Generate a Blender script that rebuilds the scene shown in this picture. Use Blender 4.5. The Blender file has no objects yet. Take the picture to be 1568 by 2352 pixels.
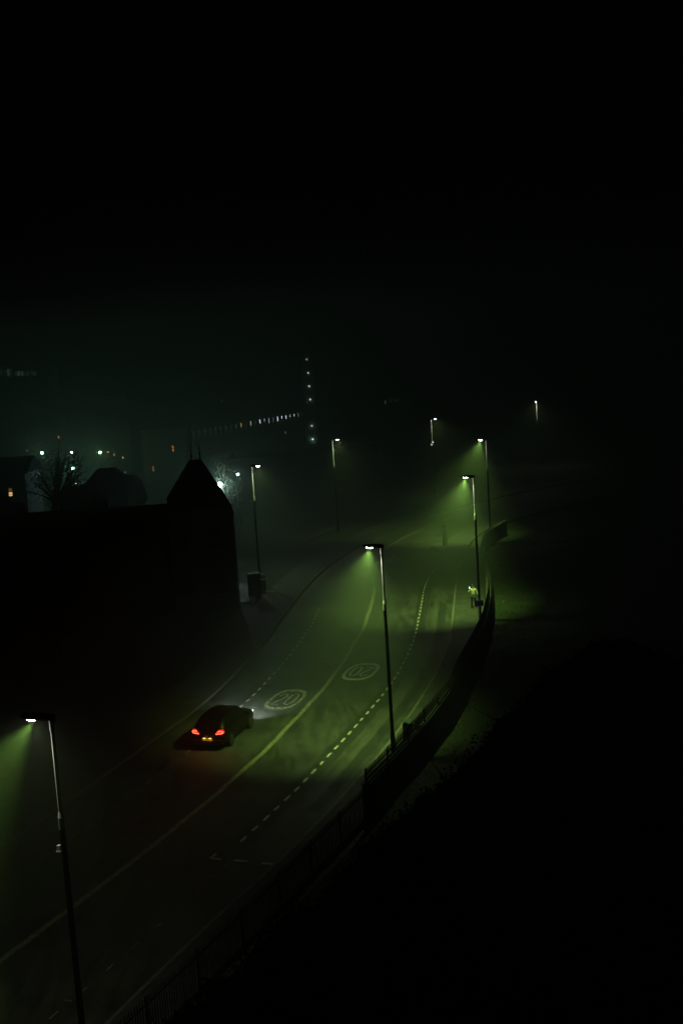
import bpy, math, random
from mathutils import Vector, Matrix, noise

# ------------------------------------------------------------------ camera, world, exposure
scene = bpy.context.scene
COL = scene.collection
FPX, PITCH, ROLL, CAMZ = 2638.0, math.radians(7.683), math.radians(-3.655), 18.855   # FPX for a 1568 x 2352 frame
F_ = Vector((0, math.cos(PITCH), -math.sin(PITCH)))
U0 = Vector((0, math.sin(PITCH), math.cos(PITCH)))
R0 = Vector((1, 0, 0))
R_ = R0 * math.cos(ROLL) + U0 * math.sin(ROLL)
U_ = U0 * math.cos(ROLL) - R0 * math.sin(ROLL)
CAM = Vector((0, 0, CAMZ))
cd = bpy.data.cameras.new('camera')
cam = bpy.data.objects.new('camera', cd)
COL.objects.link(cam)
m = Matrix.Identity(4)
for i in range(3):
    m[i][0], m[i][1], m[i][2], m[i][3] = R_[i], U_[i], -F_[i], CAM[i]
cam.matrix_world = m
cd.sensor_fit = 'VERTICAL'
cd.sensor_height = 36.0
cd.sensor_width = 24.0
cd.lens = FPX / 2352 * 36.0
cd.clip_start, cd.clip_end = 0.1, 3000
scene.camera = cam

w = bpy.data.worlds.new('World')
scene.world = w
w.use_nodes = True
bg = w.node_tree.nodes['Background']
bg.inputs[0].default_value = (0.45, 0.75, 0.5, 1)
bg.inputs[1].default_value = 0.0003

scene.view_settings.view_transform = 'Standard'
scene.view_settings.look = 'None'
scene.view_settings.exposure = 0.0
scene.view_settings.gamma = 1.0
scene.render.engine = 'CYCLES'
cy = scene.cycles
cy.max_bounces = 6
cy.diffuse_bounces = 2
cy.glossy_bounces = 2
cy.transmission_bounces = 2
cy.volume_bounces = 0
cy.use_denoising = True
cy.use_adaptive_sampling = False
cy.sample_clamp_indirect = 2.0
cy.blur_glossy = 1.0

HAZE = 0.0050

# ------------------------------------------------------------------ helpers
def ray(x, y):
    return F_ + R_ * ((x - 784) / FPX) - U_ * ((y - 1176) / FPX)
def G(x, y, z=0.0):
    """point of the horizontal plane z seen at frame position x, y"""
    d = ray(x, y)
    return CAM + d * ((z - CAMZ) / d.z)
def P(x, y, Y):
    """point of the upright plane at distance Y seen at frame position x, y"""
    d = ray(x, y)
    return CAM + d * (Y / d.y)

def mat(name, col, rough=0.8, metal=0.0, col2=None, scale=3.0, bump=0.0, bscale=40.0, emit=None, estr=0.0, spec=0.5,
        thr=None, stretch=None):
    mt = bpy.data.materials.new(name)
    mt.use_nodes = True
    nt = mt.node_tree
    b = nt.nodes['Principled BSDF']
    b.inputs['Base Color'].default_value = (*col, 1)
    b.inputs['Roughness'].default_value = rough
    b.inputs['Metallic'].default_value = metal
    b.inputs['Specular IOR Level'].default_value = spec
    tc = nt.nodes.new('ShaderNodeTexCoord')
    mp = nt.nodes.new('ShaderNodeMapping')
    nt.links.new(tc.outputs['Object'], mp.inputs[0])
    if stretch:
        mp.inputs['Rotation'].default_value = (0, 0, stretch[0])
        mp.inputs['Scale'].default_value = (stretch[1], stretch[2], 1)
    if col2 is not None:
        n = nt.nodes.new('ShaderNodeTexNoise')
        n.inputs['Scale'].default_value = scale
        n.inputs['Detail'].default_value = 8
        n.inputs['Roughness'].default_value = 0.65
        nt.links.new(mp.outputs[0], n.inputs['Vector'])
        r = nt.nodes.new('ShaderNodeValToRGB')
        a, c = thr if thr else (0.35, 0.65)
        r.color_ramp.elements[0].position = a
        r.color_ramp.elements[1].position = c
        r.color_ramp.elements[0].color = (*col, 1)
        r.color_ramp.elements[1].color = (*col2, 1)
        nt.links.new(n.outputs['Fac'], r.inputs[0])
        nt.links.new(r.outputs[0], b.inputs['Base Color'])
    if bump:
        n2 = nt.nodes.new('ShaderNodeTexNoise')
        n2.inputs['Scale'].default_value = bscale
        n2.inputs['Detail'].default_value = 6
        nt.links.new(tc.outputs['Object'], n2.inputs['Vector'])
        bp = nt.nodes.new('ShaderNodeBump')
        bp.inputs['Strength'].default_value = bump
        bp.inputs['Distance'].default_value = 0.03
        nt.links.new(n2.outputs['Fac'], bp.inputs['Height'])
        nt.links.new(bp.outputs[0], b.inputs['Normal'])
    if emit:
        b.inputs['Emission Color'].default_value = (*emit, 1)
        b.inputs['Emission Strength'].default_value = estr
    return mt

def asphalt(name, c1, c2, rough=0.75):
    """asphalt: broad stains, fine grit, streaks along the lanes"""
    mt = bpy.data.materials.new(name)
    mt.use_nodes = True
    nt = mt.node_tree
    b = nt.nodes['Principled BSDF']
    tc = nt.nodes.new('ShaderNodeTexCoord')
    def noi(scale, det, sc=None, rot=0):
        n = nt.nodes.new('ShaderNodeTexNoise')
        n.inputs['Scale'].default_value = scale
        n.inputs['Detail'].default_value = det
        n.inputs['Roughness'].default_value = 0.7
        if sc:
            mp = nt.nodes.new('ShaderNodeMapping')
            mp.inputs['Rotation'].default_value = (0, 0, rot)
            mp.inputs['Scale'].default_value = sc
            nt.links.new(tc.outputs['Object'], mp.inputs[0])
            nt.links.new(mp.outputs[0], n.inputs['Vector'])
        else:
            nt.links.new(tc.outputs['Object'], n.inputs['Vector'])
        return n
    big = noi(0.22, 5)
    mid = noi(1.1, 9, (1.6, 0.35, 1), math.radians(16))
    fine = noi(28, 3)
    def math_(op, a, bb):
        q = nt.nodes.new('ShaderNodeMath'); q.operation = op
        for i, v in enumerate((a, bb)):
            if isinstance(v, float): q.inputs[i].default_value = v
            else: nt.links.new(v, q.inputs[i])
        return q.outputs[0]
    s = math_('ADD', math_('MULTIPLY', big.outputs[0], 0.55), math_('MULTIPLY', mid.outputs[0], 0.5))
    s = math_('ADD', s, math_('MULTIPLY', fine.outputs[0], 0.7))
    r = nt.nodes.new('ShaderNodeValToRGB')
    r.color_ramp.elements[0].position = 0.72
    r.color_ramp.elements[1].position = 1.08
    r.color_ramp.elements[0].color = (*c1, 1)
    r.color_ramp.elements[1].color = (*c2, 1)
    r.color_ramp.elements[1].position = 1.0
    nt.links.new(s, r.inputs[0])
    nt.links.new(r.outputs[0], b.inputs['Base Color'])
    rr = nt.nodes.new('ShaderNodeMapRange')
    rr.inputs['From Min'].default_value = 0.3
    rr.inputs['From Max'].default_value = 0.7
    rr.inputs['To Min'].default_value = rough - 0.22
    rr.inputs['To Max'].default_value = rough + 0.12
    nt.links.new(mid.outputs[0], rr.inputs[0])
    nt.links.new(rr.outputs[0], b.inputs['Roughness'])
    bp = nt.nodes.new('ShaderNodeBump')
    bp.inputs['Strength'].default_value = 0.9
    bp.inputs['Distance'].default_value = 0.02
    nt.links.new(math_('ADD', math_('MULTIPLY', fine.outputs[0], 1.0), math_('MULTIPLY', mid.outputs[0], 0.6)), bp.inputs['Height'])
    nt.links.new(bp.outputs[0], b.inputs['Normal'])
    return mt

AR = math.radians
class MB:
    def __init__(s):
        s.v, s.f, s.sm = [], [], []
    def add(s, vs, fs, smooth=False):
        o = len(s.v)
        s.v += [tuple(v) for v in vs]
        s.f += [tuple(i + o for i in f) for f in fs]
        s.sm += [smooth] * len(fs)
    def box(s, c, d, rz=0.0, top=1.0):
        x, y, z = d[0] / 2, d[1] / 2, d[2] / 2
        R = Matrix.Rotation(rz, 3, 'Z')
        vs = []
        for k, t in ((-1, 1.0), (1, top)):
            for a, b in ((-1, -1), (1, -1), (1, 1), (-1, 1)):
                vs.append(Vector(c) + R @ Vector((a * x * t, b * y * t, k * z)))
        s.add(vs, [(3, 2, 1, 0), (4, 5, 6, 7), (0, 1, 5, 4), (1, 2, 6, 5), (2, 3, 7, 6), (3, 0, 4, 7)])
    def bar(s, a, b, wd, ht, up=Vector((0, 0, 1))):
        a, b = Vector(a), Vector(b)
        d = (b - a).normalized()
        if abs(d.dot(up)) > 0.98: up = Vector((0, 1, 0))
        sd = d.cross(up).normalized() * wd / 2
        u = sd.cross(d).normalized() * ht / 2
        vs = [p + q for p in (a, b) for q in (-sd - u, sd - u, sd + u, -sd + u)]
        s.add(vs, [(3, 2, 1, 0), (4, 5, 6, 7), (0, 1, 5, 4), (1, 2, 6, 5), (2, 3, 7, 6), (3, 0, 4, 7)])
    def tube(s, pts, rad, n=10, cap=True):
        pts = [Vector(p) for p in pts]
        if not isinstance(rad, (list, tuple)): rad = [rad] * len(pts)
        vs, fs = [], []
        prev = None
        for i, p in enumerate(pts):
            d = (pts[min(i + 1, len(pts) - 1)] - pts[max(i - 1, 0)]).normalized()
            if prev is None:
                up = Vector((0, 0, 1)) if abs(d.z) < 0.9 else Vector((1, 0, 0))
                a = d.cross(up).normalized()
            else:
                a = (prev - d * prev.dot(d)).normalized()
            prev = a
            b = d.cross(a)
            for k in range(n):
                t = 2 * math.pi * k / n
                vs.append(p + (a * math.cos(t) + b * math.sin(t)) * rad[i])
        for i in range(len(pts) - 1):
            for k in range(n):
                fs.append((i * n + k, i * n + (k + 1) % n, (i + 1) * n + (k + 1) % n, (i + 1) * n + k))
        s.add(vs, fs, True)
        if cap:
            s.add(vs[:n], [tuple(range(n))[::-1]])
            s.add(vs[-n:], [tuple(range(n))])
    def sphere(s, c, r, n=12, m_=8):
        c = Vector(c)
        rr = r if isinstance(r, (tuple, list)) else (r, r, r)
        vs, fs = [], []
        for j in range(m_ + 1):
            ph = math.pi * j / m_
            for k in range(n):
                t = 2 * math.pi * k / n
                vs.append(c + Vector((rr[0] * math.sin(ph) * math.cos(t), rr[1] * math.sin(ph) * math.sin(t), rr[2] * math.cos(ph))))
        for j in range(m_):
            for k in range(n):
                fs.append((j * n + k, (j + 1) * n + k, (j + 1) * n + (k + 1) % n, j * n + (k + 1) % n))
        s.add(vs, fs, True)
    def poly(s, pts, z0, z1=None):
        """flat polygon at z0, or a prism from z0 up to z1"""
        n = len(pts)
        if z1 is None:
            s.add([(p[0], p[1], z0) for p in pts], [tuple(range(n))])
        else:
            s.add([(p[0], p[1], z0) for p in pts] + [(p[0], p[1], z1) for p in pts],
                  [tuple(range(n))[::-1], tuple(range(n, 2 * n))] + [(i, (i + 1) % n, n + (i + 1) % n, n + i) for i in range(n)])
    def build(s, name, material, parent=None, loc=None):
        me = bpy.data.meshes.new(name)
        me.from_pydata(s.v, [], s.f)
        me.polygons.foreach_set('use_smooth', s.sm)
        if material: me.materials.append(material)
        me.update()
        o = bpy.data.objects.new(name, me)
        COL.objects.link(o)
        if parent: o.parent = parent
        if loc is not None: o.location = loc
        return o

def tag(o, label=None, cat=None, group=None, kind=None):
    if label: o['label'] = label
    if cat: o['category'] = cat
    if group: o['group'] = group
    if kind: o['kind'] = kind
    return o
def empty(name, loc, rz=0.0, label=None, cat=None, group=None):
    o = bpy.data.objects.new(name, None)
    COL.objects.link(o)
    o.location = loc
    o.rotation_euler = (0, 0, rz)
    o.empty_display_size = 0.2
    return tag(o, label, cat, group)
def copy_tree(o, parent=None):
    c = o.copy()
    COL.objects.link(c)
    c.parent = parent
    for ch in list(o.children): copy_tree(ch, c)
    return c
def structure(mb, name, material):
    return tag(mb.build(name, material), kind='structure')

def offset_path(pts, d):
    """path moved d to the right of its direction"""
    out = []
    for i, p in enumerate(pts):
        a, b = Vector(pts[max(i - 1, 0)][:2]), Vector(pts[min(i + 1, len(pts) - 1)][:2])
        t = (b - a).normalized()
        out.append((p[0] + t.y * d, p[1] - t.x * d))
    return out
def resample(pts, step):
    pts = [Vector(p[:2]) for p in pts]
    L = [0]
    for a, b in zip(pts, pts[1:]): L.append(L[-1] + (b - a).length)
    n = max(2, int(L[-1] / step) + 1)
    out, j = [], 0
    for k in range(n):
        s = L[-1] * k / (n - 1)
        while j < len(L) - 2 and L[j + 1] < s: j += 1
        t = (s - L[j]) / (L[j + 1] - L[j])
        out.append(pts[j].lerp(pts[j + 1], t))
    return out
def smooth(pts, it=2):
    pts = [Vector(p[:2]) for p in pts]
    for _ in range(it):
        q = [pts[0]]
        for a, b in zip(pts, pts[1:]):
            q += [a.lerp(b, 0.25), a.lerp(b, 0.75)]
        q.append(pts[-1])
        pts = q
    return pts
def ribbon(mb, path, wd, z):
    l, r = offset_path(path, -wd / 2), offset_path(path, wd / 2)
    n = len(path)
    mb.add([(p[0], p[1], z) for p in l] + [(p[0], p[1], z) for p in r], [(i, n + i, n + i + 1, i + 1) for i in range(n - 1)])
def between(mb, A, B, z):
    n = len(A)
    mb.add([(p[0], p[1], z) for p in A] + [(p[0], p[1], z) for p in B], [(i, n + i, n + i + 1, i + 1) for i in range(n - 1)])

# ------------------------------------------------------------------ materials
M = {}
M['asphalt'] = asphalt('asphalt', (0.004, 0.0045, 0.004), (0.074, 0.074, 0.064))
M['asphalt_dark'] = asphalt('asphalt_repair', (0.010, 0.011, 0.011), (0.03, 0.03, 0.028))
M['asphalt_pale'] = asphalt('asphalt_worn', (0.032, 0.034, 0.028), (0.08, 0.08, 0.07))
M['paving'] = mat('paving', (0.025, 0.026, 0.024), 0.85, col2=(0.06, 0.06, 0.055), scale=1.2, bump=0.5, bscale=14)
M['kerb'] = mat('kerb_stone', (0.045, 0.045, 0.042), 0.85, col2=(0.085, 0.085, 0.078), scale=3, bump=0.4)
M['kerb_lit'] = mat('kerb_stone_lit', (0.08, 0.08, 0.072), 0.85, col2=(0.15, 0.15, 0.13), scale=3, bump=0.4)  # brighter copy of the kerb stone; left copy stays dim against the headlights
M['soil'] = mat('soil', (0.012, 0.016, 0.008), 0.95, col2=(0.03, 0.035, 0.017), scale=0.35, bump=0.8, bscale=4)
M['bank'] = mat('bank_turf', (0.009, 0.015, 0.005), 0.95, col2=(0.02, 0.031, 0.011), scale=0.9, bump=1.0, bscale=7)
M['grass'] = mat('grass_blades', (0.03, 0.055, 0.014), 0.7, col2=(0.06, 0.09, 0.025), scale=2)
M['paint'] = mat('road_paint', (0.46, 0.46, 0.38), 0.7, col2=(0.12, 0.12, 0.11), scale=6, thr=(0.5, 0.72))
M['paint_worn'] = mat('worn_road_paint', (0.26, 0.26, 0.17), 0.75, col2=(0.05, 0.05, 0.04), scale=5, thr=(0.42, 0.66))
M['paint_faint'] = mat('faint_road_paint', (0.17, 0.17, 0.15), 0.75, col2=(0.075, 0.075, 0.07), scale=4, thr=(0.4, 0.62))
M['galv'] = mat('galvanised_steel', (0.78, 0.78, 0.78), 0.45, 0.0)
M['pole'] = mat('dark_painted_steel', (0.010, 0.011, 0.011), 0.7, spec=.08)
M['casing'] = mat('lantern_casing', (0.018, 0.020, 0.020), 0.6, spec=.2)
M['collar'] = mat('pale_collar', (0.62, 0.64, 0.62), 0.6)
M['lens'] = mat('lantern_glass', (0.8, 0.8, 0.8), 0.3, emit=(1.0, 0.97, 0.82), estr=120)
M['iron'] = mat('railing_iron', (0.008, 0.009, 0.008), 0.7)
M['stone'] = mat('dark_stone', (0.012, 0.013, 0.011), 0.9, col2=(0.028, 0.03, 0.025), scale=2.5, bump=0.7, bscale=6)
M['brick'] = mat('dark_brick', (0.05, 0.045, 0.038), 0.9, col2=(0.09, 0.08, 0.068), scale=2.5)
M['brick_black'] = mat('near_black_brick', (0.014, 0.013, 0.011), 0.95, col2=(0.024, 0.022, 0.02), scale=2.5, spec=.05)  # brick in an even near-black tone
M['slate'] = mat('slate', (0.008, 0.009, 0.010), 0.9, col2=(0.014, 0.015, 0.016), scale=3, spec=.05)
M['concrete'] = mat('weathered_concrete', (0.10, 0.11, 0.105), 0.9, col2=(0.17, 0.18, 0.17), scale=0.5)
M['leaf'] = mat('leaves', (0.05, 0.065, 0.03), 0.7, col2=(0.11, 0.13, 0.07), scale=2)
M['leaf_dark'] = mat('dark_leaves', (0.012, 0.018, 0.008), 0.95, col2=(0.02, 0.028, 0.012), scale=2, spec=0.1)
M['bark'] = mat('bark', (0.035, 0.03, 0.024), 0.95)
M['win_dark'] = mat('dark_window', (0.006, 0.006, 0.006), 0.9, spec=.03)
M['rubber'] = mat('rubber', (0.01, 0.01, 0.01), 0.8)
M['rim'] = mat('wheel_rim', (0.06, 0.06, 0.06), 0.5, 0.5)
def emitter(name, col, s):
    return mat(name, (0.02, 0.02, 0.02), 0.6, emit=col, estr=s, spec=0.0)

# ------------------------------------------------------------------ lines of the road, in metres (x right, y away)
KR = [(-12.6, 20), (-9.9, 26), (-7.46, 32.1), (-5.36, 37.0), (-3.42, 41.0), (-1.35, 46.0), (0.38, 50.7), (1.35, 53.4), (2.55, 57.2), (3.4, 60.1),
      (4.3, 63.4), (5.2, 66.9), (6.2, 72.0), (7.0, 77.2), (7.75, 83.0), (8.46, 88.7), (9.2, 94.0), (9.9, 98.8), (10.3, 100.5)]
KR2 = [(10.3, 100.5), (10.45, 101.8), (10.0, 102.9), (9.4, 103.9), (9.2, 106.2), (9.6, 109.0), (10.8, 114), (13.0, 120), (16.5, 125.5), (24, 134), (40, 148), (62, 165)]
KL = [(-22.5, 22), (-19.2, 31), (-15.7, 41.5), (-12.4, 50.5), (-10.3, 56.8), (-8.76, 61.2), (-7.36, 66.9), (-6.25, 73.2), (-5.33, 79), (-4.35, 87), (-3.3, 94.2), (-1.7, 102.6),
      (0.74, 110.6), (3.65, 118.3), (6.4, 124.7), (9.6, 130.7), (14, 136.8), (21, 145), (36, 158), (58, 176)]
CL = [(-17.4, 24.5), (-12.08, 35.36), (-9.68, 40.72), (-8.3, 43.9), (-6.39, 48.73), (-4.41, 54.41), (-3.05, 59.24), (-1.58, 64.67), (-0.51, 69.61), (0.29, 74.27), (0.98, 78.04),
      (1.82, 85.78), (2.33, 92.33)]
CL2 = [(2.40, 92.33), (2.33, 97), (2.2, 103.5), (2.0, 107.5)]
DL = [(-13.48, 41.4), (-12.74, 43.17), (-12.02, 44.94), (-11.3, 46.65), (-10.55, 48.52), (-9.84, 50.37), (-9.2, 52.21), (-8.51, 54.2), (-7.9, 56.1), (-7.2, 58.4),
      (-6.61, 60.43), (-6.09, 62.36), (-5.53, 64.45), (-5.07, 66.55), (-4.6, 68.76), (-4.17, 70.84), (-3.81, 72.84), (-3.45, 75.0), (-3.05, 77.84), (-2.61, 80.62), (-2.25, 84.5), (-2.12, 86.6)]
DL0 = [(-19.0, 27.5), (-17.0, 32.6), (-15.2, 37.2), (-13.6, 41.1)]
DR = [(-4.85, 43.6), (-4.31, 44.93), (-3.53, 46.92), (-2.74, 48.92), (-2.01, 51.06), (-1.32, 53.08), (-0.63, 55.09), (0.03, 57.15), (0.68, 59.17), (1.29, 61.1), (1.89, 63.16),
      (2.47, 65.34), (2.92, 67.36), (3.37, 69.48), (3.78, 71.63), (4.13, 73.63), (4.45, 75.75), (4.73, 77.85), (4.98, 79.97), (5.31, 82.68), (5.57, 84.93), (5.85, 87.4),
      (6.05, 89.3), (6.55, 92.72), (7.2, 96.0), (7.82, 98.73), (8.25, 100.68)]
FENCE = [(-11.2, 20.5), (-8.6, 25.6), (-6.95, 28.9), (-5.91, 31.14), (-4.9, 33.3), (-3.9, 35.5), (-3.32, 36.73), (-1.69, 40.6), (0.25, 45.0)]
WALL = [(0.25, 45.0), (0.95, 46.7), (2.44, 50.33), (3.75, 53.9), (5.04, 57.96), (5.74, 60.83), (6.54, 63.79), (7.47, 67.23), (8.6, 71.9), (9.75, 78.0), (10.7, 85.0), (11.4, 91), (12.0, 97.5),
        (12.7, 103.5), (14.0, 109.0), (16.4, 114.5), ]

# ------------------------------------------------------------------ ground, road, pavements
g = MB(); g.poly([(-600, -60), (600, -60), (600, 1500), (-600, 1500)], -0.10)
structure(g, 'ground', M['soil'])

NR = 90
kr = resample(smooth(KR + KR2[1:], 2), 1.0)
kl = resample(smooth(KL, 2), 1.0)
a_, b_ = resample(kl, 1.0), resample(kr, 1.0)
def evenly(p, n):
    q = [Vector(x[:2]) for x in p]; L = [0]
    for a, b in zip(q, q[1:]): L.append(L[-1] + (b - a).length)
    out = []; j = 0
    for k in range(n):
        s = L[-1] * k / (n - 1)
        while j < len(L) - 2 and L[j + 1] < s: j += 1
        out.append(q[j].lerp(q[j + 1], (s - L[j]) / max(L[j + 1] - L[j], 1e-9)))
    return out
A, B = evenly(kl, 200), evenly(kr, 200)
r_ = MB(); between(r_, A, B, 0.0)
structure(r_, 'road', M['asphalt'])

def pavement(edge, width, side):
    """raised footway with a kerb stone step; side = +1 footway lies to the right of the path"""
    e = [Vector(p[:2]) for p in edge]
    o1 = offset_path(e, side * 0.14)
    o2 = offset_path(e, side * 0.144)
    o3 = offset_path(e, side * width)
    k = MB()
    n = len(e)
    vs = [(p[0], p[1], -0.05) for p in e] + [(p[0], p[1], 0.12) for p in e] + [(p[0], p[1], 0.12) for p in o1] + [(p[0], p[1], -0.05) for p in o1]
    fs = []
    for i in range(n - 1):
        for a in range(3):
            fs.append((a * n + i, a * n + i + 1, (a + 1) * n + i + 1, (a + 1) * n + i))
    k.add(vs, fs)
    structure(k, 'kerb', M['kerb_lit'] if side > 0 else M['kerb'])
    p = MB()
    between(p, o2, o3, 0.116)
    q = [(x[0], x[1]) for x in o3]
    p.add([(x[0], x[1], 0.116) for x in q] + [(x[0], x[1], -0.12) for x in q], [(i, i + 1, len(q) + i + 1, len(q) + i) for i in range(len(q) - 1)])
    structure(p, 'pavement', M['paving'])
pavement(kr, 2.35, 1)
pavement(kl, 3.0, -1)
# side street joining from the left beside the dark house
s_ = MB(); s_.poly([(-60, 96), (-12, 90.5), (-7.8, 90), (-7.0, 97.5), (-14, 99.5), (-60, 104)], -0.03)
structure(s_, 'side_street', M['asphalt'])
fc = MB(); fc.poly([(-7.7, 70), (-7.2, 78), (-6.9, 88), (-8.3, 88), (-16, 87), (-24, 84), (-30, 60), (-16.5, 47), (-13, 57), (-10.6, 64)], -0.02)
structure(fc, 'forecourt', M['paving'])

# worn tracks and repair patches laid in the surface
def strip(path, d0, d1, name, material, z, seed):
    rnd = random.Random(seed)
    pth = resample(path, 0.5)
    l = offset_path(pth, d0); r = offset_path(pth, d1)
    l = [(p[0] + rnd.uniform(-.05, .05), p[1]) for p in l]
    r = [(p[0] + rnd.uniform(-.05, .05), p[1]) for p in r]
    mb = MB(); between(mb, l, r, z)
    structure(mb, name, material)
strip(DR, -0.35, 0.55, 'dark_seam', M['asphalt_dark'], 0.004, 1)
strip(DR[2:-3], 0.95, 1.35, 'worn_track', M['asphalt_pale'], 0.005, 2)
strip(DR[2:-6], 1.36, 1.9, 'dark_track', M['asphalt_dark'], 0.006, 3)
def zpatch(x, y): return G((900 + x / 3.92) * .574, (2700 + y / 3.92) * .574)
pp = [(370, 235), (430, 148), (720, 140), (1075, 148), (1040, 185), (1020, 230), (850, 236), (700, 245), (520, 275), (380, 360), (270, 460), (170, 560), (100, 625), (20, 620), (0, 530), (60, 460), (170, 400), (330, 320), (385, 290)]
mb = MB(); mb.poly([zpatch(*p) for p in pp], 0.004)
structure(mb, 'road_patch', M['asphalt_dark'])
mb = MB(); mb.poly([zpatch(*p) for p in [(-230, 330), (-60, 235), (330, 215), (350, 232), (250, 262), (60, 330), (-120, 420), (-210, 440)]], 0.004)
structure(mb, 'road_patch', M['asphalt_dark'])

# ------------------------------------------------------------------ painted markings
Zp = 0.008
def wob(path, amt, seed, step=0.5):
    rnd = random.Random(seed)
    return [Vector((p.x + rnd.uniform(-amt, amt), p.y)) for p in resample(path, step)]
c_ = MB()
ribbon(c_, wob(CL, 0.022, 4), 0.25, Zp)
structure(c_, 'centre_line', M['paint_worn'])
c_ = MB()
ribbon(c_, resample(smooth(CL2), 0.5), 0.36, Zp)
structure(c_, 'centre_line', M['paint_faint'])
c_ = MB()
ribbon(c_, resample(smooth([G(882, 1261), G(935, 1230), G(1005, 1199), G(1090, 1172)]), 0.5), 0.2, Zp)
structure(c_, 'far_lane_line', M['paint_worn'])
def dashes(path, pitch, length, wd, name, material, seed, jit=0.012):
    rnd = random.Random(seed)
    q = resample(path, 0.02)
    mb = MB(); s = 0
    n = len(q); step = 0.02
    while s + length < n * step:
        a = q[int(s / step)]; b = q[min(n - 1, int((s + length * rnd.uniform(.9, 1.04)) / step))]
        d = (b - a).normalized(); nn = Vector((d.y, -d.x)) * wd / 2
        pts = []
        K = 6
        for k in range(K + 1): pts.append(a.lerp(b, k / K) + nn * (1 + rnd.uniform(-.12, .12)))
        for k in range(K, -1, -1): pts.append(a.lerp(b, k / K) - nn * (1 + rnd.uniform(-.12, .12)))
        mb.poly(pts, Zp)
        s += pitch
    structure(mb, name, material)
dashes(DR, 1.087, 0.56, 0.115, 'parking_bay_line', M['paint'], 5)
dashes(DL[9:], 1.09, 0.56, 0.11, 'parking_bay_line', M['paint'], 6)
dashes(DL[:10], 1.0, 0.6, 0.10, 'parking_bay_line', M['paint_faint'], 7)
dashes(DL0, 1.0, 0.6, 0.10, 'parking_bay_line', M['paint_faint'], 8)
def z7(x, y): return G((700 + x / 1.4255) * .574, (2900 + y / 1.4255) * .574).to_2d()
def z5(x, y): return G((1300 + x / 1.7422) * .574, (2000 + y / 1.7422) * .574).to_2d()
def z8(x, y): return G((x / 1.4255) * .574, (3300 + y / 1.4255) * .574).to_2d()
def line(mb, a, b, wd):
    ribbon(mb, resample([a, b], 0.12), wd, Zp)
mb = MB()
line(mb, z7(237, 736), z7(200, 763), 0.12)
line(mb, z7(206, 763), z7(263, 768), 0.12)
line(mb, z7(335, 773), z7(412, 780), 0.12)
line(mb, z7(495, 790), z7(575, 797), 0.12)
structure(mb, 'bay_end_marking', M['paint'])
mb = MB()
line(mb, z7(317, 780), z7(394, 788), 0.05)
line(mb, z7(472, 797), z7(556, 805), 0.05)
line(mb, z7(315, 780), z7(285, 808), 0.06)
for a, b in (((1246, 270), (1214, 298)), ((1157, 350), (1118, 384)), ((1043, 452), (1006, 485)), ((923, 558), (885, 592)), ((793, 673), (752, 710)),
             ((650, 795), (605, 835)), ((500, 927), (455, 965)), ((333, 1065), (283, 1110))):
    line(mb, z8(*a), z8(*b), 0.06)
structure(mb, 'thin_bay_line', M['paint_worn'])
mb = MB()
line(mb, z8(372, 1002), z8(410, 1007), 0.07)
line(mb, z8(762, 1011), z8(782, 1013), 0.07)
line(mb, z5(792, 451), z5(838, 450), 0.12)
line(mb, z5(884, 451), z5(928, 452), 0.14)
structure(mb, 'bay_end_marking', M['paint_worn'])
mb = MB()
for (x0, y0, x1, y1) in ((613, 1362, 631, 1361), (629, 1416, 638, 1416), (562, 1427, 581, 1427), (533, 1484, 541, 1484), (660, 1433, 690, 1431)):
    ribbon(mb, [G(x0, y0).to_2d(), G(x1, y1).to_2d()], 0.22, 0.128 if x0 < 650 and y0 < 1400 else 0.124)
structure(mb, 'footway_marking', M['paint_faint'])

DIG = {'2': [(-.42, .55), (-.3, .85), (0, 1.0), (.32, .86), (.42, .55), (.3, .2), (-.05, -.25), (-.42, -.82), (-.45, -1.0), (.45, -1.0)],
       '0': [(0, 1), (-.3, .9), (-.42, .55), (-.44, 0), (-.42, -.55), (-.3, -.9), (0, -1), (.3, -.9), (.42, -.55), (.44, 0), (.42, .55), (.3, .9), (0, 1)]}
def roundel(centre, ang, name, material, W=1.95, Ln=3.7, ringw=0.24):
    c = Vector(centre); u = Vector((math.cos(ang), math.sin(ang))); v = Vector((u.y, -u.x))   # v: right of the reading direction
    mb = MB()
    n = 56; out, inn = [], []
    for k in range(n + 1):
        t = 2 * math.pi * k / n
        sx = math.copysign(abs(math.cos(t)) ** .72, math.cos(t)); sy = math.copysign(abs(math.sin(t)) ** .72, math.sin(t))
        out.append(c + v * sx * W / 2 + u * sy * Ln / 2)
        inn.append(c + v * sx * (W / 2 - ringw * .8) + u * sy * (Ln / 2 - ringw * 1.5))
    between(mb, out, inn, Zp)
    for ch, ox in (('2', -.33), ('0', .33)):
        pts = [c + v * (ox + p[0] * .5) + u * p[1] * .98 for p in DIG[ch]]
        ribbon(mb, pts, 0.13, Zp)
    structure(mb, name, material)
roundel((-3.78, 62.62), math.radians(73.5), 'speed_roundel', M['paint_worn'])
roundel((0.56, 67.35), math.radians(73 + 180), 'speed_roundel', M['paint'])
# arrow in the far lane
mb = MB()
ribbon(mb, [z5(485, 385), z5(445, 430)], 0.28, Zp)
ribbon(mb, [z5(432, 408), z5(444, 438)], 0.22, Zp + .004)
ribbon(mb, [z5(476, 424), z5(446, 438)], 0.5, Zp + .008)
structure(mb, 'lane_arrow', M['paint_worn'])
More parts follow.
